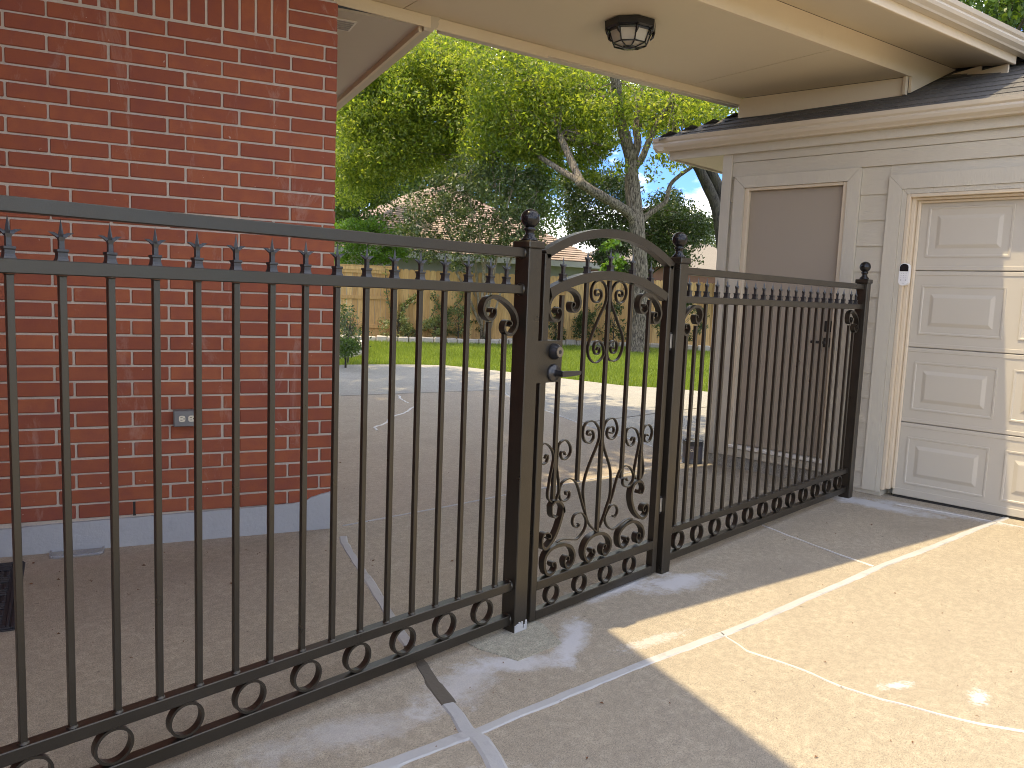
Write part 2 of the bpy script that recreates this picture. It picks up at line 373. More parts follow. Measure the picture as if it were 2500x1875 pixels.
MAT['vine_leaf'] = leafmat('vine_leaf', [(.2, (.08, .12, .035)), (.6, (.16, .20, .075)), (.9, (.32, .34, .16))], .3)
MAT['grass'] = leafmat('grass_blade', [(.2, (.14, .20, .025)), (.55, (.22, .30, .04)), (.9, (.36, .42, .08))], .45, (1.5, 1.4, .6))
MAT['dry_leaf'] = paint('dry_leaf', (.16, .075, .035), .9, .4, 60, .1)
MAT['flower'] = paint('white_flower', (.8, .78, .72), .8, .05, 60, .1)
m, t, p = new_mat('soil_lawn'); v = world_pos(t)
t.links.new(ramp(t, noise(t, v, 30, 6, .7), [(.3, (.07, .115, .016)), (.6, (.12, .18, .025)), (.8, (.17, .22, .04))]), p.inputs['Base Color'])
p.inputs['Roughness'].default_value = 1; bump(t, p, noise(t, v, 60, 5), 1, .03); MAT['lawn'] = m
MAT['soil'] = paint('mulch', (.075, .05, .035), 1, .4, 60, 1)
m, t, p = new_mat('frosted_glass'); v = world_pos(t)
t.links.new(mixc(t, noise(t, v, 20, 4), (.50, .46, .38), (.66, .61, .52)), p.inputs['Base Color']); p.inputs['Roughness'].default_value = .35
p.inputs['Transmission Weight'].default_value = .25; MAT['frost'] = m
m, t, p = new_mat('clear_plastic'); p.inputs['Base Color'].default_value = (.75, .78, .82, 1); p.inputs['Roughness'].default_value = .12
p.inputs['Transmission Weight'].default_value = .75; p.inputs['IOR'].default_value = 1.3; MAT['clear'] = m
MAT['rubber'] = paint('black_rubber', (.022, .022, .026), .65, .2, 80, .3)
MAT['can'] = paint('can_charcoal', (.045, .05, .058), .4, .12, 50, .05)
MAT['can_label'] = paint('can_label', (.075, .07, .08), .5, .2, 50, .05)
MAT['neighbour_wall'] = paint('neighbour_wall', (.30, .29, .25), .8, .06, 40, .2)
MAT['neighbour_fascia'] = paint('neighbour_fascia', (.50, .48, .45), .6, .04, 40, .1)
MAT['far_brick'] = paint('far_brick', (.20, .10, .07), .9, .2, 30, .3)
MAT['vent'] = paint('vent_metal', (.74, .71, .64), .45, .03, 40, .05)
MAT['vent_dark'] = paint('vent_screen', (.36, .35, .33), .8, .1, 40, .1)

# ================================================================== GROUND
mb = MB()
mb.add([(-250, -250, -.03), (250, -250, -.03), (250, 250, -.03), (-250, 250, -.03)], [(0, 1, 2, 3)])
struct(mb.build('lawn', MAT['lawn']))
def slab(name, poly, mat, z0=-.12, z1=0.0):
    mb = MB(); mb.prism(poly, z0, z1, lambda p, q, h: Vector((p, q, h))); return struct(mb.build(name, mat))
drive = slab('driveway', [(-14, -40), (6.1, -40), (6.1, -.93), (3.6, -.645), (1.62, -.43), (-14, 1.25)], MAT['drive'])
apron = slab('walkway', [(-14, 1.25), (1.62, -.43), (3.6, -.645), (6.1, -.93), (6.1, 1.35), (2.45, 1.62), (-14, 4)], MAT['drive'])
patio = slab('patio', [(2.45, 1.62), (5.95, 1.36), (6.59, 3.155), (7.55, 5.145), (7.93, 5.62), (5.0, 6.35), (0, 7.5), (-14, 8), (-14, 4)], MAT['patio'])
slab('path', [(5.95, 1.36), (6.1, 1.35), (11.5, 1.2), (10.9, 3.0), (10.52, 4.27), (10.32, 4.69), (10.08, 5.04), (10.0, 5.89), (9.93, 7.0), (9.80, 8.19), (9.65, 8.75),
              (9.2, 9.1), (8.5, 9.40), (8.0, 9.54), (3, 10.2), (0, 10.5), (0, 7.5), (5.0, 6.35), (7.93, 5.62), (7.55, 5.145), (6.59, 3.155)], MAT['grey_slab'])
def ribbon(name, pts, width, mat, parent, z=.004, thick=.006, seed=0, wob=.25):
    r = random.Random(seed); P = []
    for i in range(len(pts)-1):                                    # resample for a wavering edge
        a, b = Vector((*pts[i], 0)), Vector((*pts[i+1], 0)); k = max(1, int((b-a).length/.05))
        P += [a.lerp(b, j/k) for j in range(k)]
    P.append(Vector((*pts[-1], 0))); V = []; F = []
    wd = width if hasattr(width, '__len__') else (width, width)
    for i, p in enumerate(P):
        t = (P[min(i+1, len(P)-1)]-P[max(i-1, 0)]).normalized(); n = Vector((-t.y, t.x, 0)); f = i/(len(P)-1)
        w_ = (wd[0]*(1-f)+wd[1]*f)/2
        if name == 'crack_line': p = p+n*r.uniform(-.35, .35)*w_*2
        q = n*(r.uniform(-.04, .04)*w_*2+.12*w_*sin(i*.31+seed))
        V += [p+n*w_*(1+.5*r.uniform(-wob, wob)+.5*wob*sin(i*.47+seed*2))+q+Vector((0, 0, z-thick)), p+n*w_*.7+q+Vector((0, 0, z)), p-n*w_*.7+q+Vector((0, 0, z)), p-n*w_*(1+.5*r.uniform(-wob, wob)+.5*wob*sin(i*.47+seed*2))+q+Vector((0, 0, z-thick))]
    for i in range(len(P)-1):
        for k in range(3): F.append((4*i+k, 4*i+k+1, 4*i+4+k+1, 4*i+4+k))
    mb = MB(); mb.add(V, F); return mb.build(name, mat, parent, recalc=False)
ribbon('joint_strip', [(6.0, -.91), (4.95, -.79), (4.2, -.70), (3.6, -.648), (3.1, -.605), (2.5, -.525), (2.07, -.475), (1.78, -.44), (1.62, -.43)], (.042, .042), MAT['caulk'], drive, seed=1)
ribbon('joint_strip', [(1.60, -.42), (1.4, -.395), (.9, -.33), (0, -.22), (-2, 0)], .055, MAT['caulk'], drive, z=.0045, seed=2)
ribbon('joint_strip', [(1.68, -.25), (1.655, -.32), (1.62, -.40), (1.615, -.47), (1.58, -.55), (1.54, -.63), (1.45, -.9), (1.2, -1.6)], (.05, .075), MAT['caulk'], drive, z=.005, seed=3)
ribbon('joint_strip', [(2.44, 1.44), (2.39, 1.36), (2.25, 1.06), (2.05, .6), (1.86, .17)], (.045, .05), MAT['caulk'], apron, seed=4)
ribbon('joint_gap', [(1.86, .17), (1.80, .03), (1.728, -.125), (1.678, -.25)], (.05, .06), MAT['gap'], apron, z=.003, seed=5, wob=.5)
ribbon('joint_strip', [(2.55, 1.61), (3.3, 1.553), (3.8, 1.53), (4.85, 1.44), (5.9, 1.36)], (.014, .018), MAT['caulk'], patio, seed=6)
ribbon('crack_line', [(4.56, 3.97), (4.63, 4.12), (4.9, 4.28), (5.14, 4.53), (5.5, 4.72), (5.9, 5.05)], .028, MAT['crack'], patio, seed=7)
ribbon('crack_line', [(5.98, 5.27), (6.1, 5.55), (6.3, 5.85)], .03, MAT['crack'], patio, seed=8)
ribbon('joint_strip', [(5.67, 6.19), (6.66, 5.96), (7.93, 5.63)], .02, MAT['gap'], patio, z=.002, seed=9)
ribbon('joint_strip', [(7.92, 5.62), (7.55, 5.145), (6.69, 3.38), (6.59, 3.155), (5.97, 1.5)], (.03, .03), MAT['caulk'], patio, z=.0035, seed=10)
ribbon('joint_strip', [(6.62, 3.16), (7.95, 3.12), (10.8, 3.0)], .03, MAT['gap'], patio, z=.002, seed=11)
ribbon('crack_line', [(2.872, -.569), (2.80, -.72), (2.81, -.91), (2.785, -1.085), (2.80, -1.224), (2.84, -1.385), (2.877, -1.5), (2.94, -1.62), (3.1, -1.9)], (.007, .011), MAT['crack'], drive, seed=12, wob=.5)
ribbon('crack_line', [(4.503, .058), (4.403, -.19), (4.312, -.45), (4.254, -.683)], (.008, .014), MAT['crack'], apron, seed=13, wob=.5)
ribbon('crack_line', [(5.751, -.30), (5.795, -.647), (5.807, -1.05), (5.82, -1.6)], (.008, .009), MAT['crack'], apron, seed=14)
mb = MB(); mb.prism([(2.04, .11), (2.035, -.03), (2.075, -.19), (2.31, -.20), (2.39, -.03), (2.37, .12)], -.05, .004, lambda p, q, h: Vector((p, q, h)))
mb.build('concrete_collar', MAT['collar'], apron)
mb = MB()
r = random.Random(4)
for _ in range(260):                                               # leaf scraps and grit lying about
    x, y = r.choice([(r.uniform(.9, 2.4), r.uniform(.6, 2.0)), (r.uniform(2.4, 6), r.uniform(.3, 5.5)), (r.uniform(1.2, 5.5), r.uniform(-1.6, -.1)), (r.uniform(2, 5.8), r.uniform(-3, -.9))])
    q = r.uniform(0, pi); l = r.uniform(.002, .008)*r.choice((1, 1, 1, 1.6)); wd = l*r.uniform(.2, .6); c, s = cos(q), sin(q)
    mb.add([(x-c*l, y-s*l, .002), (x+s*wd, y-c*wd, .007), (x+c*l, y+s*l, .003), (x-s*wd, y+c*wd, .006)], [(0, 1, 2, 3)])
stuff(mb.build('dry_leaves', MAT['dry_leaf'], recalc=False))

# ================================================================== BRICK HOUSE
house = thing('brick_house', 'red brick house wall with grey concrete footing behind the long iron fence', 'house', B0)
mb = MB()
mb.box(-2.45, -.004, .007, .22, .10, 2.80, hb); mb.build('wall', MAT['mortar'], house)
mb = MB()
mb.box(-.15, -.006, .22, 8.0, .10, 2.93, hb); mb.build('side_wall', MAT['mortar'], house)
mb = MB()
mb.box(-2.60, -2.308, -3.6, .2, .0, 3.0, hb); mb.build('wing_wall', MAT['mortar'], house)
mb = MB()
top = [(-2.45, .128), (-1.6, .133), (-1.25, .142), (-.9, .146), (-.5, .15), (-.22, .156), (-.14, .165), (-.11, .185), (-.085, .19), (-.06, .198), (0.006, .21)]
mb.prism([(-2.45, -.02), (.006, -.02)]+top[::-1], -.014, .23, lambda p, q, h: hb(p, h, q))
mb.build('foundation', MAT['foundation'], house)
mb = MB(); mb.box(-.15, .004, .23, 8, -.02, .16, hb); mb.build('foundation', MAT['foundation'], house)
PITCHZ, Z0 = .07555, .2265
def brick_mesh(L, H, name='brick'):
    mb = MB(); mb.cbox(-L/2, L/2, -.045, .045, -H/2, H/2, .0035)
    o = mb.build(name, MAT['brick']); return o
proto = {}
def put_brick(x0, x1, n):
    L = x1-x0; key = round(L, 2)
    if key not in proto:
        mb = MB(); mb.cbox(-L/2, L/2, -.045, .045, -.0325, .0325, .0035); o = mb.build('brick', MAT['brick']); proto[key] = o.data
        bpy.data.objects.remove(o)
    o = bpy.data.objects.new('brick', proto[key]); COL.objects.link(o); o.parent = house
    zz = Z0+n*PITCHZ+.0378
    o.location = hb((x0+x1)/2+random.uniform(-.0015, .0015), .045+random.uniform(-.0015, .0012), zz+random.uniform(-.0012, .0012))-B0
    o.rotation_euler = (0, random.uniform(-.004, .004), BA+random.uniform(-.004, .004))
far = MB(); nb_ = 0
for n in range(-1, 33):
    ph = -.235 if n % 2 else -.066
    edges = [0.0]; x = ph
    edges.append(x-.0)
    while x > -2.45: x -= .2507; edges.append(x)
    for k in range(len(edges)-1):
        a, b = edges[k+1]+.005, edges[k]-(.005 if k else 0)
        if n >= 31: continue
        if b-a < .02: continue
        if b > -1.62: put_brick(a, b, n); nb_ += 1
        else: far.cbox(a, b, 0, .09, Z0+n*PITCHZ+.0053, Z0+(n+1)*PITCHZ-.005, .0035, hb)
for n in (31, 32, 33): put_brick(-.247, 0.0, n)
for k in range(17):                                                # soldier course over the stretcher courses
    x = -.258-.0775*k
    mb = MB(); mb.cbox(x-.066, x, 0.002+random.uniform(0, .003), .09, 2.577, 2.80, .0035, hb)
    if k < 13: mb.build('brick', MAT['brick'], house, loc=hb(x, .04, 2.68))
    else: far.cbox(x-.066, x, 0.002, .09, 2.577, 2.80, .0035, hb)
rb = random.Random(3)
for n in range(-1, 36):                                            # courses of the side wall and of the wing, out of the camera's sight
    z = Z0+n*PITCHZ
    for k in range(11): far.cbox(-.09, 0.0, .105+k*.2507+(.08 if n % 2 else 0), .105+k*.2507+.24+(.08 if n % 2 else 0), z+.0053, z+.0705, .0035, hb)
    for k in range(14): far.cbox(-2.39, -2.30, -.02-(k+1)*.2507-(.08 if n % 2 else 0), -.03-k*.2507-(.08 if n % 2 else 0), z+.0053, z+.0705, .0035, hb)
o = stuff(far.build('brick', MAT['brick'], house, recalc=False))
mb = MB(); mb.box(-.992, -.978, .001, .02, .152, .222, hb); mb.build('weep_hole', MAT['slot'], house)
mb = MB(); mb.cbox(-2.5, -.02, -.03, .2, 2.805, 3.0, .003, hb); mb.build('frieze_board', MAT['cream_trim'], house)
# side eave
mb = MB(); mb.box(.0, .61, .53, 8.4, 2.93, 2.945, hb); mb.build('soffit', MAT['soffit_grey'], house)
mb = MB(); mb.cbox(.61, .635, .535, 8.4, 2.895, 3.04, .002, hb); mb.build('fascia', MAT['cream_trim'], house)
GP = [(0, 0), (.055, 0), (.062, .012), (.085, .03), (.092, .05), (.088, .066), (.10, .078), (.105, .105), (.099, .105), (.095, .085), (0, .085)]
mb = MB(); mb.prism([(.636+p, 2.90+q) for p, q in GP], .51, 8.4, lambda p, q, h: hb(p, h, q)); ghs = mb.build('gutter', MAT['gutter'], house)
mb = MB(); mb.prism([(.634+p*1.02, 2.897+q*1.04) for p, q in GP[:8]]+[(.634, 3.005)], .502, .509, lambda p, q, h: hb(p, h, q)); mb.build('gutter_end_cap', MAT['gutter'], house)
vent = MB(); vent.cbox(.04, .265, .66, .86, 2.922, 2.9295, .002, hb)
vo = vent.build('soffit_vent', MAT['vent'], house)
mb = MB()
for k in range(5): mb.box(.055, .25, .675+k*.036, .698+k*.036, 2.919, 2.9215, hb)
mb.build('slot_screen', MAT['vent_dark'], vo)
mb = MB(); mb.prism([(.72, 3.0), (.72, 3.03), (-5.5, 5.6), (-5.5, 5.5)], .56, 9.0, lambda p, q, h: hb(p, h, q)); mb.build('roof', MAT['shingle'], house)
mb = MB(); mb.box(-5.0, -.66, -3.5, .57, 4.6, 4.75, hb); mb.build('unseen_shade_roof', MAT['cream'], house)  # unseen roof, guessed from its shadow edge; raised and shortened to admit light
mb = MB(); mb.box(-5.0, -.75, .05, .2, 3.02, 4.59, hb); mb.build('gable_wall', MAT['cream_trim'], house)
mb = MB(); mb.box(-9, -.16, 7.8, 8.0, 0, 3, hb); mb.build('rear_wall', MAT['mortar'], house)

# ================================================================== BREEZEWAY ROOF
bw = thing('breezeway_roof', 'cream painted breezeway roof with flat panelled ceiling joining house and garage', 'roof', W0)
for a0, a1 in ((-6.2, -3.412), (-3.408, -.932), (-.928, 0)):
    mb = MB()
    sh = -.334 if a1 == 0 else 0
    mb.prism([(a0, .022), (a1-.002, .022), (a1+sh-.002, 1.246), (a0, 1.246)], 2.99, 3.005, lambda p, q, h: wb(p, q, h))
    mb.build('ceiling_panel', MAT['cream'], bw)
mb = MB(); mb.box(-6.2, -.34, 0.02, 1.3, 3.012, 3.03, wb); mb.build('ceiling_backing', MAT['cream'], bw)
mb = MB(); mb.prism([(-6.2, 2.985), (0.0, 2.985), (.004, 2.875), (.60, 3.143), (-6.2, 3.143)], 0.0, .02, lambda p, q, h: wb(p, h, q)); mb.build('beam', MAT['cream_trim'], bw)
mb = MB(); mb.cbox(-.035, -.003, .021, .045, 2.86, 2.987, .002, wb); mb.build('corner_strip', MAT['cream_trim'], bw)
mb = MB(); mb.prism([(-.004, .046), (.02, .046), (-.31, 1.262), (-.334, 1.262)], 2.835, 2.988, lambda p, q, h: wb(p, q, h+.03*(p*0))); mb.build('header_board', MAT['cream_trim'], bw)
mb = MB(); mb.prism([(-.002, 3.145), (-.002, 3.160), (-.474, 3.070), (-.474, 3.055)], -6.2, .56, lambda p, q, h: wb(h+(p*.28 if h > 0 else 0), p, q)); mb.build('front_soffit', MAT['cream'], bw)
mb = MB(); mb.cbox(-6.2, .425, -.50, -.476, 3.048, 3.20, .003, wb); mb.build('front_fascia', MAT['cream_trim'], bw)
mb = MB(); mb.prism([(-.501-p*1.0, 3.102+q*.92) for p, q in GP], -6.2, 1.7, lambda p, q, h: wb(h, p, q)); mb.build('gutter', MAT['gutter'], bw)
mb = MB(); mb.prism([(.505, -.02), (.525, -.02), (.455, -.26), (.435, -.26)], 3.0, 3.09, lambda p, q, h: wb(p, q, h+.0)); mb.build('end_board', MAT['cream_trim'], bw)
mb = MB(); mb.prism([(.425, -.265), (.445, -.265), (.40, -.47), (.38, -.47)], 2.96, 3.052, lambda p, q, h: wb(p, q, h)); mb.build('end_board', MAT['cream_trim'], bw)
# rear edge: trim strip under the ceiling edge, fascia and its outer drip
mb = MB(); mb.cbox(-6.2, -.315, 1.248, 1.27, 2.937, 3.03, .002, wb); mb.build('rear_trim', MAT['cream_trim'], bw)
mb = MB(); mb.cbox(-3.13, -.30, 1.272, 1.335, 2.93, 3.06, .003, wb); mb.build('rear_fascia', MAT['soffit_grey'], bw)
mb = MB(); mb.cbox(-6.2, -2.325, 1.236, 1.2475, 2.918, 2.9885, .002, wb); mb.build('frieze_board', MAT['cream_trim'], bw)
mb = MB(); mb.prism([(-.53, 3.212), (.5, 3.36), (1.42, 3.10), (1.42, 3.065), (.5, 3.32), (-.53, 3.195)], -6, 1.4, lambda p, q, h: wb(h, p, q)); mb.build('roof', MAT['shingle'], bw)

# ================================================================== GARAGE
gar = thing('garage', 'beige timber clad garage with panelled door, side door and shingle hip roof', 'garage', (5.9, 1.27, 0))
mb = MB()
mb.box(6.08, 12, -6, 1.24, .0, 2.52)
mb.box(5.918, 6.08, 1.045, 1.24, .1, 2.52); mb.box(5.918, 6.08, -.138, .295, .0, 2.52)
mb.box(5.918, 6.08, .295, 1.045, 2.212, 2.52); mb.box(5.918, 6.08, -6, -.138, 2.122, 2.52); mb.box(5.918, 6.08, -6, -5.2, 0, 2.12)
mb.build('wall', MAT['siding'], gar)
mb = MB(); mb.box(5.905, 6.08, .185, 1.262, -.02, .098); mb.build('foundation', MAT['grey_slab'], gar)
def lap(y0, y1, z0, z1, thick=.014):
    mb = MB(); mb.prism([(5.917, z0), (5.917-thick, z0), (5.917-thick, z0+.004), (5.917-.004, z1+.012), (5.917, z1+.012)], y0, y1, lambda p, q, h: Vector((p, h, q)))
    mb.build('siding_board', MAT['siding'], gar)
zs = [.105, .154]+[.332+.1796*k for k in range(12)]
for k in range(len(zs)-1):
    a, b = zs[k], min(zs[k+1], 2.308)
    if a < 2.3:
        lap(-.014, .1775, a if a > .12 else .03, b); lap(1.161, 1.192, a, b)
lap(-6, -.015, 2.252, 2.308)
mb = MB(); mb.cbox(5.899, 5.917, -6, 1.192, 2.322, 2.432, .002); mb.build('siding_board', MAT['siding'], gar)
mb = MB(); mb.cbox(5.892, 5.917, -6, 1.192, 2.434, 2.520, .002); mb.build('frieze_board', MAT['siding'], gar)
mb = MB(); mb.cbox(5.884, 5.917, 1.194, 1.276, .09, 2.53, .003); mb.build('corner_board', MAT['trim'], gar)
mb = MB(); mb.cbox(5.92, 6.0, 1.241, 1.276, .09, 2.53, .003); mb.build('corner_board', MAT['trim'], gar)
# man door
md = MB(); md.cbox(5.930, 5.97, .302, 1.036, .195, 2.205, .002); door = md.build('door', MAT['man_door'], gar)
door['label'] = 'plain taupe side door behind the iron fence'
def cas(poly, x0, x1, mat, name='door_casing'):
    mb = MB(); mb.prism(poly, x0, x1, lambda p, q, h: Vector((h, p, q))); return mb.build(name, mat, gar)
cas([(1.160, .10), (1.071, .10), (1.071, 2.228), (1.160, 2.318)], 5.878, 5.917, MAT['trim'])
cas([(.180, .10), (.268, .10), (.268, 2.228), (.180, 2.318)], 5.878, 5.917, MAT['trim'])
cas([(1.159, 2.3195), (.181, 2.3195), (.2695, 2.2300), (1.0695, 2.2300)], 5.879, 5.917, MAT['trim'])
for y0, y1 in ((1.038, 1.070), (.269, .301)):
    mb = MB(); mb.cbox(5.892, 5.99, y0, y1, .10, 2.228, .002); mb.build('door_jamb', MAT['jamb'], gar)
mb = MB(); mb.cbox(5.892, 5.99, .302, 1.037, 2.207, 2.229, .002); mb.build('door_jamb', MAT['jamb'], gar)
mb = MB(); mb.cbox(5.872, 5.96, .27, 1.07, .165, .190, .003); mb.build('threshold', MAT['vent'], gar)
mb = MB(); mb.cbox(5.884, 5.917, .27, 1.07, .0985, .160, .003); mb.build('sill_board', MAT['trim'], gar)
mb = MB(); mb.cbox(5.920, 5.931, .318, .366, 1.03, 1.10, .003); mb.lathe([(.012, 0), (.012, .035)], (5.921, .342, 1.066), (-1, 0, 0), 12)
mb.cbox(5.876, 5.89, .335, .445, 1.056, 1.076, .004); mb.build('door_lever', MAT['slot'], door)
mb = MB(); mb.cbox(5.918, 5.931, .312, .366, 1.145, 1.225, .004); mb.lathe([(.02, 0), (.018, .016)], (5.919, .339, 1.185), (-1, 0, 0), 14); mb.build('deadbolt', MAT['slot'], door)
# garage door
gt = lambda poly, x0, x1, mat, nm: cas(poly, x0, x1, mat, nm)
gt([(-.016, .035), (-.016, 2.25), (-.1065, 2.152), (-.1065, .035)], 5.887, 5.917, MAT['trim'], 'garage_casing')
gt([(-.017, 2.251), (-5.3, 2.251), (-5.3, 2.153), (-.1075, 2.153)], 5.888, 5.917, MAT['trim'], 'garage_casing')
gt([(-.108, .03), (-.108, 2.1515), (-.139, 2.118), (-.139, .03)], 5.896, 5.917, MAT['trim'], 'garage_casing')
gt([(-.110, 2.152), (-5.3, 2.152), (-5.3, 2.119), (-.141, 2.119)], 5.8965, 5.917, MAT['trim'], 'garage_casing')
mb = MB(); mb.cbox(5.899, 6.05, -.163, -.140, .05, 2.117, .002); mb.cbox(5.935, 5.99, -.190, -.1635, .055, 2.10, .003); mb.cbox(5.966, 5.988, -.214, -.1905, .06, 2.083, .006); mb.build('garage_jamb', MAT['jamb'], gar)
mb = MB(); mb.cbox(5.899, 6.05, -5.3, -.1645, 2.095, 2.118, .002); mb.cbox(5.935, 5.99, -5.3, -.191, 2.078, 2.094, .003); mb.cbox(5.964, 5.988, -5.3, -.20, 2.060, 2.0775, .006); mb.build('garage_jamb', MAT['jamb'], gar)
SH = .530
pan = None
for k in range(4):
    z0 = .012+k*SH
    mb = MB()
    mb.cbox(5.994, 6.03, -5.1, -.196, z0+.003, z0+SH-.001, .002)
    mb.cbox(5.9905, 5.9945, -5.1, -.196, z0+.006, z0+(.032 if k else .055), .0015); mb.cbox(5.9905, 5.9945, -5.1, -.196, z0+SH-.030, z0+SH-.003, .0015)
    sec = mb.build('door_section', MAT['garage_door'], gar, loc=(5.994, -.2, z0))
    for c in range(8):
        cy, cz = -.5185-c*.6035, z0+.262
        if pan is None:
            V = []; F = []
            for ins, dx in ((0, 0), (.002, -.005), (.012, -.0045), (.016, -.0012), (.056, -.0005), (.060, -.001), (.082, -.0085), (.086, -.009)):
                a, b = .2565-ins, .169-ins
                V += [(dx, -a, -b), (dx, a, -b), (dx, a, b), (dx, -a, b)]
            for r_ in range(7):
                for e in range(4): F.append((4*r_+e, 4*r_+(e+1) % 4, 4*r_+4+(e+1) % 4, 4*r_+4+e))
            F.append((28, 29, 30, 31))
            mb = MB(); mb.add([Vector(q)+Vector((5.9935, cy, cz)) for q in V], F)
            pan = mb.build('raised_panel', MAT['garage_door'], sec, loc=(5.9935, cy, cz), recalc=False)
        else: inst(pan, sec, (5.9935, cy, cz))
mb = MB(); mb.box(5.99, 6.03, -5.1, -.20, .0, .0125); mb.build('door_seal', MAT['slot'], gar)
# eaves, gutters
mb = MB(); mb.cbox(5.862, 5.8835, -6, 1.77, 2.497, 2.655, .002); mb.build('fascia', MAT['trim'], gar)
mb = MB(); mb.cbox(5.884, 12, 1.75, 1.772, 2.50, 2.655, .002); mb.build('fascia', MAT['trim'], gar)
mb = MB(); mb.box(5.884, 12, 1.277, 1.749, 2.515, 2.53); mb.box(5.884, 5.917, -6, 1.193, 2.5215, 2.53); mb.build('soffit', MAT['cream'], gar)
mb = MB(); mb.prism([(5.861-p, 2.562+q*.98) for p, q in GP], -6.3, 1.875, lambda p, q, h: Vector((p, h, q))); mb.build('gutter', MAT['gutter'], gar)
mb = MB(); mb.prism([(1.773+p, 2.563+q*.98) for p, q in GP], 5.775, 12, lambda p, q, h: Vector((h, p, q))); mb.build('gutter', MAT['gutter'], gar)
SL = .46; sa = math.atan(SL); X0, ZR0, Y0 = 5.79, 2.648, 1.845
def roofz(x): return ZR0+(x-X0)*SL
mb = MB()
mb.add([(X0, Y0, ZR0), (X0, -6, ZR0), (9, -6, roofz(9)), (9, Y0-3.21, roofz(9)), (12.2, Y0, ZR0)], [(0, 1, 2, 3), (0, 3, 4)])
mb.build('roof_deck', MAT['shingle'], gar, recalc=False)
sh0 = None; rest = MB(); cnt = 0
for i in range(22):
    x = X0-.02+i*.125; z = roofz(x)+.006; ymax = Y0-(x-X0)-.03
    off = (i*.37) % .30
    for k in range(26):
        ya = ymax-.30*k+(off if k else 0); yb = ya-.297 if k else ymax-.30+off
        if k == 0: ya = ymax
        if ya-yb < .04 or yb < -6: continue
        if i < 13 and yb > -1.35 and cnt < 230:
            L = ya-yb
            mb = MB(); mb.box(0, .165, -L, 0, 0, .011)
            if sh0 is None: sh0 = {}
            key = round(L, 3)
            if key not in sh0:
                o = mb.build('shingle', MAT['shingle'], loc=(0, 0, 0)); sh0[key] = o.data; bpy.data.objects.remove(o)
            o = bpy.data.objects.new('shingle', sh0[key]); COL.objects.link(o); o.parent = gar
            o.location = Vector((x, ya, z+.004))-Vector((5.9, 1.27, 0)); o.rotation_euler = (0, -sa+.045+random.uniform(-.01, .01), 0); cnt += 1
        else:
            rest.add([(x, ya, z), (x, yb, z), (x+.165*cos(sa), yb, z+.16*SL), (x+.165*cos(sa), ya, z+.16*SL), (x, ya, z+.012), (x, yb, z+.012)], [(4, 5, 2, 3), (0, 1, 5, 4)])
for i in range(22):                                                # side slope of the hip
    y = Y0+.02-i*.125; z = ZR0+i*.125*SL+.008
    for k in range(20):
        xa = X0+i*.125+.3*k; rest.add([(xa, y, z), (xa+.297, y, z), (xa+.297, y-.14, z+.14*SL), (xa, y-.14, z+.14*SL), (xa, y, z+.012), (xa+.297, y, z+.012)], [(4, 5, 2, 3), (0, 1, 5, 4)])
for i in range(26):                                                # hip caps
    t0 = i*.125; c0 = Vector((X0+t0, Y0-t0, ZR0+t0*SL+.016)); d_ = Vector((1, -1, SL)).normalized()*.24; sd = Vector((1, 1, 0)).normalized()*.10
    rest.add([c0-sd-Vector((0, 0, .022)), c0+Vector((0, 0, .018)), c0+sd-Vector((0, 0, .022)), c0+d_-sd-Vector((0, 0, .034)), c0+d_+Vector((0, 0, .004)), c0+d_+sd-Vector((0, 0, .034))], [(0, 1, 4, 3), (1, 2, 5, 4), (0, 2, 1)])
stuff(rest.build('shingle', MAT['shingle'], gar, recalc=False))

# ================================================================== things fixed to the buildings
lc = Vector((4.112, .955, 2.989))
lamp = thing('ceiling_light', 'black octagonal caged ceiling light with frosted glass on the breezeway ceiling', 'light', lc)
ph = radians(22.5)-radians(15)
mb = MB(); mb.lathe([(.150, 0), (.160, -.004), (.158, -.042), (.150, -.050), (.138, -.052), (.136, -.060)], lc, (0, 0, 1), 8, False, ph); mb.build('base', MAT['black_plastic'], lamp)
mb = MB(); mb.lathe([(.126, -.055), (.100, -.125), (.03, -.142)], lc, (0, 0, 1), 8, False, ph); mb.build('glass', MAT['frost'], lamp)
mb = MB()
za = Vector((0, 0, 1)); aa = za.cross(Vector((0, 0, 1)))
def oct_(r_, h, k):
    q = 2*pi*k/8+ph; return lc+Vector((1, 0, 0))*(r_*cos(q))+Vector((0, 1, 0))*(r_*sin(q))+Vector((0, 0, h))
for k in range(8):
    mb.tube([oct_(.131, -.053, k), oct_(.104, -.127, k)], .0045, 6); mb.tube([oct_(.104, -.127, k), oct_(.104, -.127, k+1)], .0045, 6)
    mb.tube([oct_(.104, -.127, k), oct_(.036, -.147, k)], .004, 6)
    mb.tube([oct_(.150, -.045, k), oct_(.142, -.075, k), oct_(.128, -.09, k)], [.010, .009, .004], 6)
mb.lathe([(.040, -.140), (.044, -.146), (.030, -.152), (.012, -.156)], lc, (0, 0, 1), 16); mb.build('cage', MAT['black_plastic'], lamp)

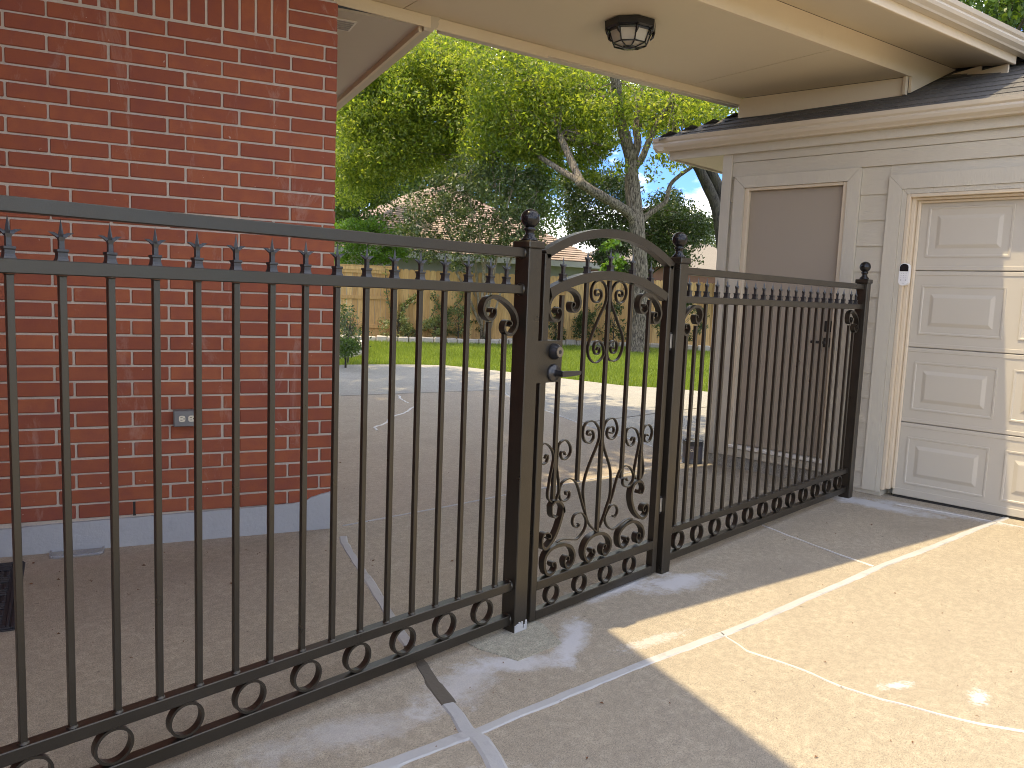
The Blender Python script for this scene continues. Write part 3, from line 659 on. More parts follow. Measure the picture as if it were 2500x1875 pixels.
kp = thing('keypad', 'small white door keypad with black screen on the garage door jamb', 'keypad', (5.935, -.166, 1.57))
def rrect(cy, cz, w_, h_, r_, n=5):
    return [(cy+sx*(w_/2-r_)+r_*cos(q), cz+sz*(h_/2-r_)+r_*sin(q)) for sx, sz, q0 in ((1, 1, 0), (-1, 1, 90), (-1, -1, 180), (1, -1, 270)) for q in [radians(q0+90*i/n) for i in range(n+1)]]
PX = lambda p, q, h: Vector((h, p, q))
mb = MB(); mb.prism(rrect(-.167, 1.572, .064, .152, .028), 5.892, 5.934, PX); mb.build('body', MAT['white_plastic'], kp)
mb = MB(); mb.prism([q for q in rrect(-.167, 1.572, .056, .144, .024) if q[1] > 1.60]+[(-.195, 1.594), (-.139, 1.594)], 5.8895, 5.8918, PX); mb.build('screen', MAT['black_plastic'], kp)
mb = MB()
for i in range(4):
    for j in range(3):
        w_ = .0085 if i == 3 and j != 1 else .0045
        mb.prism(rrect(-.167+(j-1)*.016, 1.580-i*.0155, w_, w_, w_*.45, 3), 5.8895, 5.8918, PX)
mb.prism(rrect(-.167, 1.512, .014, .003, .001, 2), 5.8895, 5.8918, PX)
mb.build('keys', MAT['key'], kp)

ob = thing('outlet_box', 'grey weatherproof outlet box on the brick wall seen between fence bars', 'outlet', hb(-.745, -.03, .643))
HB = lambda p, q, h: hb(p, h, q)
mb = MB(); mb.prism(rrect(-.737, .6435, .130, .080, .006, 3), -.036, .012, HB); mb.build('box', MAT['grey_plastic'], ob)
mb = MB(); mb.prism(rrect(-.737, .6435, .120, .074, .006, 3), -.043, -.0365, HB); mb.build('cover', MAT['grey_plastic'], ob)
for cx in (-.763, -.719):
    mb = MB(); mb.prism(rrect(cx, .6435, .030, .031, .010, 4), -.0465, -.0435, HB); rc = mb.build('receptacle', MAT['ivory'], ob)
    mb = MB()
    for dz in (-.006, .0065): mb.box(cx-.008, cx+.002, -.0478, -.0466, .6435+dz-.0012, .6435+dz+.0012, hb)
    mb.prism(rrect(cx+.009, .6435, .005, .006, .002, 2), -.0478, -.0466, HB); mb.build('slots', MAT['slot'], rc)

# mat, lid, paint can on the ground
dm = thing('doormat', 'black woven rubber doormat at the foot of the brick wall', 'doormat', hb(-1.85, -.32, 0))
MX = lambda a, b, z: hb(-1.39+a*1.0, -.065+b, z) + UB*(.30*(b))*0
mo = Vector((1.085, 2.03, 0)); mu = Vector((-.30, -.955, 0)).normalized(); mv = Vector((-.955, .30, 0)).normalized()
mf = lambda a, b, z: mo+mu*a+mv*b+Vector((0, 0, z))
mb = MB(); mb.cbox(0, .82, 0, .5, .001, .006, .002, mf); mb.build('backing', MAT['rubber'], dm)
mb = MB()
for q in (.006, .024): mb.cbox(q, .82-q, q, q+.012, .006, .013, .002, mf); mb.cbox(q, q+.012, q+.013, .5-q, .006, .013, .002, mf); mb.cbox(.808-q, .82-q, q+.013, .5-q, .006, .013, .002, mf)
mb.build('border', MAT['rubber'], dm)
mb = MB()
for i in range(9):
    for j in range(5):
        a, b = .05+i*.081, .05+j*.081
        for k in range(3):
            if (i+j) % 2: mb.cbox(a, a+.068, b+k*.025, b+k*.025+.016, .006, .015, .003, mf)
            else: mb.cbox(a+k*.025, a+k*.025+.016, b, b+.068, .006, .015, .003, mf)
mb.build('weave_bars', MAT['rubber'], dm)
lid = MB(); lo = Vector((1.31, 2.035, 0)); lu = UB; lv = NB
lf = lambda p, q, h: lo+lu*p+lv*q+Vector((0, 0, h))
ring_o = rrect(0, 0, .235, .15, .03); ring_i = rrect(0, 0, .215, .13, .024); n = len(ring_o)
V = [lf(*p, .001) for p in ring_o]+[lf(*p, .014) for p in ring_o]+[lf(*p, .013) for p in ring_i]+[lf(*p, .006) for p in ring_i]
F = [(k*n+i, k*n+(i+1) % n, (k+1)*n+(i+1) % n, (k+1)*n+i) for k in range(3) for i in range(n)]+[tuple(range(3*n, 4*n))]
lid.add(V, F); tag(lid.build('plastic_lid', MAT['clear'], loc=lo), 'clear plastic container lid lying on the concrete beside the brick footing', 'lid')

pc = Vector((5.80, 1.33, 0)); can = thing('paint_can', 'dark paint can standing at the garage corner behind the fence', 'paint can', pc)
mb = MB(); mb.lathe([(.082, 0), (.084, .003), (.084, .008), (.0815, .010), (.0815, .182), (.0845, .184), (.0845, .190), (.075, .190), (.073, .180), (.010, .180)], pc, (0, 0, 1), 28); mb.build('body', MAT['can'], can)
mb = MB(); V = []; F = []
dirc = atan2(CAM.y-pc.y, CAM.x-pc.x)
for i in range(17):
    q = dirc-1.25+2.5*i/16
    V += [pc+Vector((.0823*cos(q), .0823*sin(q), .045)), pc+Vector((.0823*cos(q), .0823*sin(q), .15))]
F = [(2*i, 2*i+2, 2*i+3, 2*i+1) for i in range(16)]
mb.add(V, F); mb.build('paper_label', MAT['can_label'], can, recalc=False)
mb = MB(); mb.tube([pc+Vector((.085*cos(dirc+1.57+q*.0), .085*sin(dirc+1.57), .16))+Vector((-cos(dirc+1.57)*.085*(1-cos(q)), -sin(dirc+1.57)*.085*(1-cos(q)), .075*sin(q)))+Vector((-.03*sin(q)*cos(dirc), -.03*sin(q)*sin(dirc), 0)) for q in [pi*i/14 for i in range(15)]], .0018, 5); mb.build('wire_handle', MAT['steel'], can)
fc = bpy.data.curves.new('lettering', 'FONT'); fc.body = 'TO-M'; fc.size = .030; fc.extrude = .0004; fc.align_x = 'CENTER'
fo = bpy.data.objects.new('lettering', fc); COL.objects.link(fo); fo.data.materials.append(MAT['ivory'])
fm = bpy.data.meshes.new_from_object(fo); bpy.data.objects.remove(fo); fo = bpy.data.objects.new('lettering', fm); COL.objects.link(fo); stuff(fo)
fo.parent = can; fo.location = Vector((.0838*cos(dirc), .0838*sin(dirc), .105)); fo.rotation_euler = (pi/2, 0, dirc+pi/2)
SCROLLS = {
  'C_top_l': [(2443, 1263), (2436, 1275), (2448, 1285), (2464, 1274), (2466, 1255), (2456, 1238), (2437, 1231), (2413, 1239), (2394, 1260), (2389, 1287), (2399, 1315), (2423, 1338), (2461, 1354), (2500, 1361), (2536, 1356), (2564, 1341), (2579, 1319), (2581, 1296), (2567, 1277), (2547, 1270), (2528, 1279), (2524, 1298), (2532, 1309), (2546, 1305), (2547, 1295), (2534, 1285)],
  'C_top_r': [(3041, 1300), (3051, 1310), (3066, 1299), (3065, 1282), (3047, 1269), (3022, 1273), (3006, 1294), (3006, 1322), (3025, 1346), (3063, 1355), (3110, 1345), (3147, 1322), (3173, 1293), (3182, 1264), (3173, 1241), (3154, 1225), (3131, 1225), (3118, 1244), (3121, 1266), (3137, 1275), (3150, 1268), (3143, 1252)],
  'S_top_l': [(2714, 1348), (2700, 1338), (2687, 1348), (2691, 1361), (2710, 1366), (2728, 1355), (2730, 1334), (2714, 1316), (2695, 1310), (2675, 1318), (2662, 1338), (2662, 1367), (2677, 1391), (2704, 1402), (2734, 1399), (2758, 1379), (2768, 1347), (2764, 1314), (2744, 1281), (2716, 1239), (2688, 1192), (2660, 1140), (2655, 1116), (2662, 1086), (2683, 1065), (2708, 1055), (2734, 1060), (2758, 1076), (2769, 1095), (2761, 1123), (2740, 1144), (2717, 1148), (2699, 1136), (2696, 1112), (2707, 1094), (2724, 1092), (2736, 1102), (2734, 1119), (2724, 1121), (2716, 1109)],
  'S_top_r': [(2857, 1351), (2865, 1339), (2881, 1344), (2879, 1359), (2860, 1367), (2840, 1361), (2833, 1343), (2841, 1322), (2865, 1311), (2891, 1320), (2907, 1344), (2907, 1372), (2889, 1396), (2859, 1404), (2829, 1397), (2808, 1375), (2795, 1351), (2795, 1330), (2804, 1306), (2825, 1276), (2854, 1233), (2891, 1178), (2903, 1145), (2901, 1111), (2885, 1080), (2861, 1062), (2833, 1058), (2806, 1067), (2792, 1089), (2792, 1110), (2803, 1134), (2827, 1147), (2851, 1143), (2860, 1124), (2854, 1102), (2835, 1092), (2819, 1100), (2817, 1116), (2827, 1122), (2838, 1114)],
  'D_l_l': [(2411, 677), (2420, 691), (2428, 687), (2427, 671), (2416, 658), (2388, 658), (2374, 688), (2377, 720), (2398, 741), (2427, 731), (2452, 709), (2464, 683), (2464, 658), (2457, 628), (2449, 596), (2443, 561), (2437, 529), (2443, 505), (2465, 488)],
  'D_l_r': [(2539, 677), (2531, 691), (2514, 693), (2511, 677), (2525, 659), (2546, 660), (2567, 673), (2574, 695), (2564, 719), (2538, 740), (2515, 738), (2495, 724), (2490, 702), (2488, 663), (2488, 635), (2497, 601), (2507, 551), (2509, 523), (2494, 494)],
  'Y_l': [(2707, 749), (2696, 742), (2680, 752), (2690, 765), (2713, 763), (2727, 741), (2721, 722), (2695, 709), (2666, 722), (2653, 746), (2652, 778), (2673, 801), (2705, 806), (2739, 791), (2763, 761), (2768, 728), (2756, 697), (2731, 656), (2703, 610), (2683, 569), (2672, 527), (2673, 489), (2681, 452), (2694, 403), (2713, 363), (2739, 334), (2779, 304)],
  'Y_r': [(2839, 743), (2854, 736), (2869, 742), (2870, 758), (2852, 767), (2828, 761), (2820, 738), (2837, 715), (2862, 710), (2885, 722), (2898, 748), (2890, 776), (2871, 799), (2843, 805), (2815, 796), (2798, 773), (2791, 732), (2797, 696), (2817, 655), (2841, 613), (2859, 575), (2868, 528), (2870, 482), (2866, 443), (2849, 409), (2824, 356), (2800, 317)],
  'D_r_l': [(3006, 688), (3021, 702), (3032, 698), (3033, 679), (3014, 664), (2993, 665), (2972, 689), (2964, 717), (2975, 744), (3006, 748), (3044, 734), (3068, 703), (3076, 678), (3071, 647), (3061, 610), (3052, 574), (3045, 537), (3050, 515), (3067, 500)],
  'D_r_r': [(3145, 696), (3131, 705), (3118, 698), (3114, 683), (3132, 667), (3159, 672), (3173, 693), (3176, 718), (3157, 742), (3134, 750), (3110, 742), (3099, 719), (3093, 676), (3097, 631), (3114, 572), (3121, 530), (3105, 497)],
  'M_l': [(2558, 504), (2553, 516), (2570, 519), (2580, 506), (2572, 487), (2547, 479), (2525, 487), (2512, 511), (2512, 537), (2528, 560), (2557, 572), (2588, 568), (2616, 552), (2636, 523), (2658, 476), (2680, 429), (2694, 403)],
  'K_l': [(2646, 364), (2656, 356), (2636, 349), (2617, 360), (2608, 382), (2618, 404), (2640, 411), (2668, 407), (2692, 388), (2704, 362), (2697, 333), (2675, 311), (2644, 296), (2617, 299), (2576, 308), (2536, 314), (2511, 309)],
  'M_r': [(2995, 502), (2981, 518), (2961, 512), (2963, 490), (2982, 476), (3011, 473), (3036, 491), (3044, 519), (3025, 549), (2997, 569), (2965, 574), (2940, 564), (2918, 533), (2901, 493), (2885, 449), (2868, 415)],
  'K_r': [(2898, 354), (2909, 346), (2928, 361), (2928, 383), (2909, 401), (2883, 406), (2860, 391), (2842, 367), (2839, 346), (2854, 319), (2883, 296), (2909, 292), (2939, 297), (2979, 311), (3015, 317), (3053, 312)],
  'H_l': [(2500, 425), (2482, 419), (2464, 437), (2461, 463), (2462, 474), (2478, 487), (2503, 486), (2530, 466), (2542, 430), (2536, 455), (2532, 430), (2518, 390), (2499, 354), (2476, 324), (2452, 307), (2432, 297), (2414, 312), (2408, 338), (2419, 361), (2439, 365), (2461, 353), (2462, 338), (2445, 339)],
  'H_r': [(3094, 443), (3088, 430), (3113, 426), (3124, 447), (3113, 474), (3085, 488), (3053, 483), (3033, 464), (3026, 430), (3035, 391), (3054, 356), (3084, 325), (3125, 302), (3157, 312), (3171, 339), (3163, 363), (3141, 367), (3123, 350), (3139, 332), (3146, 345)],
  'C1': [(2484, 211), (2478, 227), (2495, 229), (2505, 212), (2498, 191), (2473, 180), (2447, 188), (2433, 214), (2429, 244), (2441, 272), (2474, 291), (2516, 295), (2560, 290), (2597, 274), (2621, 245), (2623, 215), (2607, 192), (2581, 182), (2564, 202), (2560, 223), (2577, 237), (2591, 225), (2585, 215)],
  'C2': [(2754, 211), (2743, 228), (2757, 232), (2768, 214), (2755, 193), (2728, 180), (2708, 191), (2692, 218), (2692, 245), (2711, 274), (2747, 291), (2800, 293), (2845, 279), (2877, 250), (2885, 217), (2867, 193), (2843, 183), (2824, 202), (2822, 224), (2839, 236), (2849, 228), (2843, 217)],
  'C3': [(3009, 217), (2997, 232), (3015, 235), (3024, 217), (3010, 198), (2980, 190), (2957, 205), (2945, 233), (2947, 261), (2971, 284), (3011, 299), (3059, 300), (3104, 282), (3135, 253), (3144, 219), (3129, 196), (3103, 188), (3087, 208), (3088, 230), (3103, 237), (3118, 226), (3111, 213)],
  'O_l': [(2070, 1262), (2071, 1272), (2079, 1278), (2091, 1275), (2094, 1262), (2086, 1246), (2068, 1235), (2049, 1242), (2033, 1260), (2030, 1280), (2038, 1300), (2056, 1314), (2079, 1320), (2102, 1319), (2132, 1309), (2162, 1293), (2190, 1270), (2205, 1246), (2209, 1218), (2196, 1193), (2175, 1179), (2152, 1186), (2140, 1204), (2144, 1225), (2159, 1234), (2176, 1229), (2180, 1219), (2169, 1212)],
}

# ================================================================== IRON FENCE AND GATE
IR = MAT['iron']
def bar_box(mb, x0, x1, z0, z1, y0=0.0, y1=.038, b=.0025): mb.cbox(x0, x1, y0, y1, z0, z1, b)
def spear(parent, x, z, simple=False, y=.019, mesh=[None, None]):
    k = 1 if simple else 0
    if mesh[k] is None:
        mb = MB()
        P = lambda a, b, h: Vector((a, b, h))
        def loft(rings):                                           # square rings (half-width x, half-width y, height)
            V = [Vector((sx*a, sy*b, h)) for a, b, h in rings for sx, sy in ((-1, -1), (1, -1), (1, 1), (-1, 1))]
            F = [(4*i+e, 4*i+(e+1) % 4, 4*i+4+(e+1) % 4, 4*i+4+e) for i in range(len(rings)-1) for e in range(4)]
            mb.add(V, F+[(3, 2, 1, 0), tuple(4*len(rings)-4+e for e in range(4))])
        loft([(.0135, .0135, 0), (.0115, .0115, .005), (.0105, .0105, .010), (.0105, .0105, .019), (.0125, .0125, .022), (.0125, .0125, .027), (.007, .007, .0275)])
        loft([(.0058, .0058, .0272), (.0056, .0056, .046), (.0075, .0075, .056)])
        V = [(0, 0, .099)]+[(.0062*cos(pi/2*i), .0062*sin(pi/2*i), .062) for i in range(4)]+[(.0045*cos(pi/2*i), .0045*sin(pi/2*i), .050) for i in range(4)]
        mb.add([Vector(q) for q in V], [(0, 1, 2), (0, 2, 3), (0, 3, 4), (0, 4, 1)]+[(1+i, 5+i, 5+(i+1) % 4, 1+(i+1) % 4) for i in range(4)]+[(8, 7, 6, 5)])
        wd = .019 if simple else .029
        for sx in (-1, 1):
            base = [(.003*sx, -.0045, .048), (.003*sx, .0045, .048), (.004*sx, 0, .061)]
            mid = [(.015*sx, -.0045, .0585), (.015*sx, .0045, .0585), (.015*sx, 0, .0665)]
            tip = (wd*sx, 0, .0665 if not simple else .066)
            V = [Vector(q) for q in base+mid+[tip]]
            mb.add(V, [(0, 1, 4, 3), (1, 2, 5, 4), (2, 0, 3, 5), (3, 4, 6), (4, 5, 6), (5, 3, 6), (0, 2, 1)])
        o = mb.build('spear_finial', MAT['cast'], parent, loc=(x, y, z)) if False else None
        mesh[k] = mb
        o = mb.build('spear_finial', MAT['cast'], None, loc=(0, 0, 0)); mesh[k] = o.data; bpy.data.objects.remove(o)
    o = bpy.data.objects.new('spear_finial', mesh[k]); COL.objects.link(o); o.parent = parent
    o.location = Vector((x, y, z))-parent_world(parent); o.rotation_euler = (0, 0, random.uniform(-.06, .06)); return o
RING = [None]
def ring(parent, x, z, R, y0=.006, d=.024, t=.0075):
    key = round(R, 4)
    if RING[0] is None: RING[0] = {}
    if key not in RING[0]:
        mb = MB(); V = []; n = 36
        for i in range(n):
            q = 2*pi*i/n
            for rr, yy in ((R, 0), (R, d), (R-t, d), (R-t, 0)): V.append(Vector((rr*cos(q), yy, rr*sin(q))))
        F = [(4*i+e, 4*i+(e+1) % 4, 4*((i+1) % n)+(e+1) % 4, 4*((i+1) % n)+e) for i in range(n) for e in range(4)]
        mb.add(V, F); mb.cbox(-.014, .014, .004, d-.004, -R-.003, -R+.003, .002)
        o = mb.build('ring', IR, None, loc=(0, 0, 0)); RING[0][key] = o.data; bpy.data.objects.remove(o)
    o = bpy.data.objects.new('ring', RING[0][key]); COL.objects.link(o); o.parent = parent; o.location = Vector((x, y0, z))-parent_world(parent); return o
def catmull(pts, sub=5):
    P = [Vector((a, 0, b)) for a, b in pts]; out = []
    for i in range(len(P)-1):
        p0, p1, p2, p3 = P[max(i-1, 0)], P[i], P[i+1], P[min(i+2, len(P)-1)]
        for k in range(sub):
            t = k/sub; out.append(.5*((2*p1)+(p2-p0)*t+(2*p0-5*p1+4*p2-p3)*t*t+(3*p1-p0-3*p2+p3)*t*t*t))
    out.append(P[-1]); return out
def scroll(parent, pts, heavy=True, y0=.005, dx=0.0, name='scroll'):
    P = catmull([(x+dx, z) for x, z in pts], 6); 
    for _ in range(2): P = [P[0]]+[(P[i-1]+P[i]*2+P[i+1])/4 for i in range(1, len(P)-1)]+[P[-1]]
    n = len(P); d = .030 if heavy else .013; V = []
    for i, p in enumerate(P):
        t = (P[min(i+1, n-1)]-P[max(i-1, 0)]).normalized(); nn = Vector((-t.z, 0, t.x)); f = i/(n-1)
        th = (.0045+.0085*max(0, sin(pi*min(1, max(0, (f-.12)/.76))))**.8) if heavy else .005
        for s_, y in ((1, y0), (1, y0+d), (-1, y0+d), (-1, y0)): V.append(p+nn*(s_*th/2)+Vector((0, y, 0)))
    F = [(4*i+e, 4*i+(e+1) % 4, 4*i+4+(e+1) % 4, 4*i+4+e) for i in range(n-1) for e in range(4)]+[(3, 2, 1, 0), (4*n-4, 4*n-3, 4*n-2, 4*n-1)]
    mb = MB(); mb.add(V, F); return mb.build(name, IR, parent)
def weld(mb, x, z, y=.012):                                        # lump of weld at the foot of a bar
    mb.lathe([(.016, 0), (.013, .004), (.009, .006)], (x, y+.006, z), (0, 0, 1), 8)
SC = {k: [(a/1000, b/1000) for a, b in v] for k, v in SCROLLS.items()}
def bar_mesh(parent, x, z0, z1, wd=.0165, y0=.0108):
    mb = MB(); mb.cbox(x-wd/2, x+wd/2, y0, y0+.0165, z0, z1, .0012)
    mb.lathe([(.0145, 0), (.0125, .003), (.009, .0055)], (x, y0+.008, z0), (0, 0, 1), 8)
    mb.lathe([(.009, -.004), (.0125, -.002), (.0130, 0)], (x, y0+.008, z1), (0, 0, 1), 8)
    return mb.build('bar', IR, parent)

# --- posts
def fence_post(x0, x1, label, ztop=1.507, gap=0.0):
    t = thing('fence_post', label, 'fence post', ((x0+x1)/2, .017, 0), 'square iron posts with ball tops'); xm = (x0+x1)/2; h = (x1-x0)/2
    mb = MB(); mb.cbox(x0, x1, -.02, .054, -.02, ztop, .003); mb.build('shaft', IR, t)
    mb = MB(); mb.cbox(x0-.008, x1+.008, -.028, .062, ztop-.001, ztop+.026, .004)
    mb.cbox(x0+.012, x1-.012, -.010, .044, ztop+.026, ztop+.032, .003); mb.build('cap', IR, t)
    mb = MB(); c = (xm, .017, ztop+.031)
    mb.lathe([(.030, 0), (.029, .006), (.021, .013), (.017, .022), (.0165, .032), (.023, .036), (.0235, .042), (.016, .047)]+[(.0365*cos(q), .080+.0365*sin(q)) for q in [radians(-62+152*i/16) for i in range(16)]]+[(.003, .1165)], c, (0, 0, 1), 28)
    mb.build('ball_finial', MAT['black_ball'], t)
    return t
pA = fence_post(2.231, 2.303, 'iron post with ball top left of the arched gate, mortar splash at its foot')
fence_post(3.280, 3.351, 'iron post with ball top hinging the right side of the arched gate')
fence_post(5.643, 5.712, 'iron post with ball top standing against the garage siding', 1.500)
mb = MB()
rr = random.Random(5)
for i in range(9):
    x = 2.236+i*.0075; h = rr.uniform(.012, .045)
    mb.cbox(x-.005, x+.005, -.0245, -.0195, .004, h, .0012)
mb.build('mortar_splash', MAT['caulk'], pA)

# --- left panel
fl = thing('iron_fence', 'long black iron fence panel in front of the brick house wall', 'fence', (.8, .019, 0), 'black iron fence panels')
for z0, z1 in ((1.470, 1.5055), (1.334, 1.3675), (.172, .2075), (.031, .071)):
    mb = MB(); bar_box(mb, -.62, 2.2308, z0, z1)
    mb.lathe([(.021, -.006), (.025, -.002), (.025, 0)], (2.2305, .019, (z0+z1)/2), (1, 0, 0), 10); mb.build('rail', IR, fl)
xs = [.536+.1094*k for k in range(-10, 14)]
for x in xs: bar_mesh(fl, x, .2078, 1.3337); spear(fl, x, 1.3678)
for x, z in ((2.068, 1.228), (2.152, 1.183)): bar_mesh(fl, x, .2078, z); spear(fl, x, 1.3678)
for k in range(-6, 9): ring(fl, .549+.1922*k, .1215, .0500)
scroll(fl, SC['O_l'])

# --- right panel
fr_ = thing('iron_fence', 'black iron fence panel between gate and garage with ring band along its base', 'fence', (4.5, .019, 0), 'black iron fence panels')
for z0, z1 in ((1.457, 1.4925), (1.321, 1.3555), (.178, .2110), (.041, .079)):
    mb = MB(); bar_box(mb, 3.3512, 5.6428, z0, z1); mb.build('rail', IR, fr_)
xr = [3.597+.10306*k for k in range(18)]
for x in xr: bar_mesh(fr_, x, .2113, 1.3207, .0165); spear(fr_, x, 1.3558, True)
for x, z in ((3.430, 1.165), (3.514, 1.212), (5.562, 1.165), (5.478, 1.212)): bar_mesh(fr_, x, .2113, z); spear(fr_, x, 1.3558, True)
for k in range(12): ring(fr_, 3.470+.1862*k, .1285, .0485)
scroll(fr_, [(3.351+(2.231-x), z-.013) for x, z in SC['O_l']])
scroll(fr_, [(x+5.643-2.231, z-.013) for x, z in SC['O_l']])

# --- gate
gt_ = thing('iron_gate', 'arched black iron garden gate with scrollwork, lever handle and deadbolt', 'gate', (2.8, .019, 0))
def arch(xa, xb, za, zb, crown, t):                                # arched flat rail: top edge through (xa,za) crown (xb,zb)
    n = 28; V = []; xc = (xa+xb)/2; hw = (xb-xa)/2; za = (za+zb)/2; sag = crown-za; R = (hw*hw+sag*sag)/(2*sag); zc = crown-R; qa = math.asin(hw/R)
    for i in range(n+1):
        q = -qa+2*qa*i/n
        for rr, y in ((R, 0), (R, .038), (R-t, .038), (R-t, 0)): V.append(Vector((xc+rr*sin(q), y, zc+rr*cos(q))))
    F = [(4*i+e, 4*i+(e+1) % 4, 4*i+4+(e+1) % 4, 4*i+4+e) for i in range(n) for e in range(4)]+[(3, 2, 1, 0), tuple(4*n+e for e in range(4))]
    mb = MB(); mb.add(V, F); return mb.build('arch_rail', IR, gt_), lambda x: zc+math.sqrt(max(0, R*R-(x-xc)**2)), lambda x: zc+math.sqrt(max(0, (R-t)**2-(x-xc)**2))
a1, topf, topi = arch(2.345, 3.261, 1.506, 1.503, 1.6205, .0355)
a2, lowf, lowi = arch(2.381, 3.2225, 1.366, 1.357, 1.4455, .0375)
for x0, x1 in ((2.345, 2.3805), (3.2230, 3.2590)):
    mb = MB(); bar_box(mb, x0, x1, .010, 1.494); mb.build('stile', IR, gt_)
for z0, z1 in ((.1340, .1740), (.0100, .0500)):
    mb = MB(); bar_box(mb, 2.381, 3.2225, z0, z1, .001, .037); mb.build('rail', IR, gt_)
bx = [2.476, 2.630, 2.787, 2.950, 3.096]
low = [.495, .552, .292, .520, .488]; hi = [1.335, None, None, None, 1.330]
for x, z0, z1 in zip(bx, low, hi): bar_mesh(gt_, x, z0, z1 or lowi(x)-.002, .0165)
for x in bx: spear(gt_, x, lowf(x)-.002, True)
for k, x in enumerate((2.498, 2.686, 2.873, 3.060)): ring(gt_, x-.006, .092, .0425, .007, .022, .007)
for k in ('C_top_l', 'C_top_r', 'H_l', 'H_r', 'C1', 'C2', 'C3'): scroll(gt_, SC[k])
for k in ('S_top_l', 'S_top_r', 'D_l_l', 'D_l_r', 'Y_l', 'Y_r', 'D_r_l', 'D_r_r', 'M_l', 'K_l', 'M_r', 'K_r'): scroll(gt_, SC[k], False, .010)
mb = MB(); mb.cbox(2.312, 2.4535, -.0065, -.0005, .990, 1.156, .001); mb.cbox(2.3835, 2.4525, .0005, .040, .992, 1.154, .001); plate = mb.build('lock_plate', IR, gt_)
mb = MB(); mb.lathe([(.0315, 0), (.0325, .004), (.031, .012), (.0245, .024), (.0225, .030)], (2.412, -.0068, 1.1125), (0, -1, 0), 30)
db = mb.build('deadbolt', MAT['lock'], gt_)
mb = MB(); mb.lathe([(.0205, 0), (.0200, .0022)], (2.412, -.0371, 1.1125), (0, -1, 0), 26); mb.build('lock_face', MAT['bronze'], db)
mb = MB(); mb.lathe([(.0082, 0), (.0078, .0016)], (2.412, -.0395, 1.1125), (0, -1, 0), 18); mb.box(2.4112, 2.4128, -.0417, -.0412, 1.107, 1.118); mb.build('keyhole', MAT['lock'], db)
lx, lz = 2.411, 1.0275
mb = MB(); mb.lathe([(.0345, 0), (.0345, .005), (.031, .010), (.019, .013), (.014, .016), (.0125, .030), (.0130, .046), (.0125, .050)], (lx, -.0068, lz), (0, -1, 0), 30); lv_ = mb.build('lever_handle', MAT['lock'], gt_)
mb = MB(); mb.prism([(lx-.011, lz+.004), (lx-.008, lz+.010), (lx+.0, lz+.0115), (lx+.105, lz+.0085), (lx+.108, lz+.004), (lx+.104, lz-.007), (lx+.05, lz-.0105), (lx, lz-.0115), (lx-.009, lz-.009)], -.066, -.0515, lambda p, q, h: Vector((p, h, q))); mb.build('lever', MAT['lock'], lv_)
for z in (1.140, .345):
    mb = MB(); mb.cbox(3.2595, 3.2795, .004, .030, z-.045, z+.042, .002); hg = mb.build('hinge', MAT['cast'], gt_)
    mb = MB(); mb.cbox(3.263, 3.277, -.0005, .0038, z-.034, z+.034, .001); mb.build('hinge_barrel', MAT['steel'], hg)

# ================================================================== BACK GARDEN
FA, FB = Vector((9.0, 17.8, 0)), Vector((24.0, 6.9, 0)); FD = (FB-FA).normalized(); FN = Vector((FD.y, -FD.x, 0))    # FN points to the house side
if FN.y > 0: FN = -FN
ff = lambda s, n, z: FA+FD*s+FN*n+Vector((0, 0, z))
fang = atan2(FD.y, FD.x)
wf = thing('wooden_fence', 'tall cedar board fence along the back of the lawn', 'fence', FA)
def board_mesh(dog):
    mb = MB(); h = 1.86 if dog else 1.88
    poly = [(-.069, .04), (.069, .04)]+([(.069, h-.035), (.042, h), (-.042, h), (-.069, h-.035)] if dog else [(.069, h), (-.069, h)])
    mb.prism(poly, -.008, .008, lambda p, q, k: Vector((p, k, q))); o = mb.build('board', MAT['cedar'], None, loc=(0, 0, 0)); d = o.data; bpy.data.objects.remove(o); return d
bm0, bm1 = board_mesh(False), board_mesh(True)
SPLIT = 5.25
s = .07
while s < 18.4:
    o = bpy.data.objects.new('board', bm0 if s < SPLIT else bm1); COL.objects.link(o); o.parent = wf
    o.location = ff(s, -.012 if s < SPLIT else .03+random.uniform(0, .006), random.uniform(-.008, .008))-FA
    o.rotation_euler = (0, 0, fang); s += .1455 if s < SPLIT else .1415
for z in (.30, 1.05, 1.72):
    mb = MB(); mb.box(0, SPLIT, .0, .036, z, z+.085, ff); mb.build('rail', MAT['cedar'], wf)
mb = MB(); mb.box(0, SPLIT, -.05, .06, 1.89, 1.925, ff); mb.build('cap_board', MAT['cedar'], wf)
mb = MB(); mb.box(0, SPLIT, .037, .055, 1.80, 1.888, ff); mb.build('rail', MAT['cedar'], wf)
for s in (.3, 2.75, 5.2):
    mb = MB(); mb.box(s-.05, s+.05, .04, .14, 0, 1.888, ff); mb.build('post', MAT['cedar'], wf)
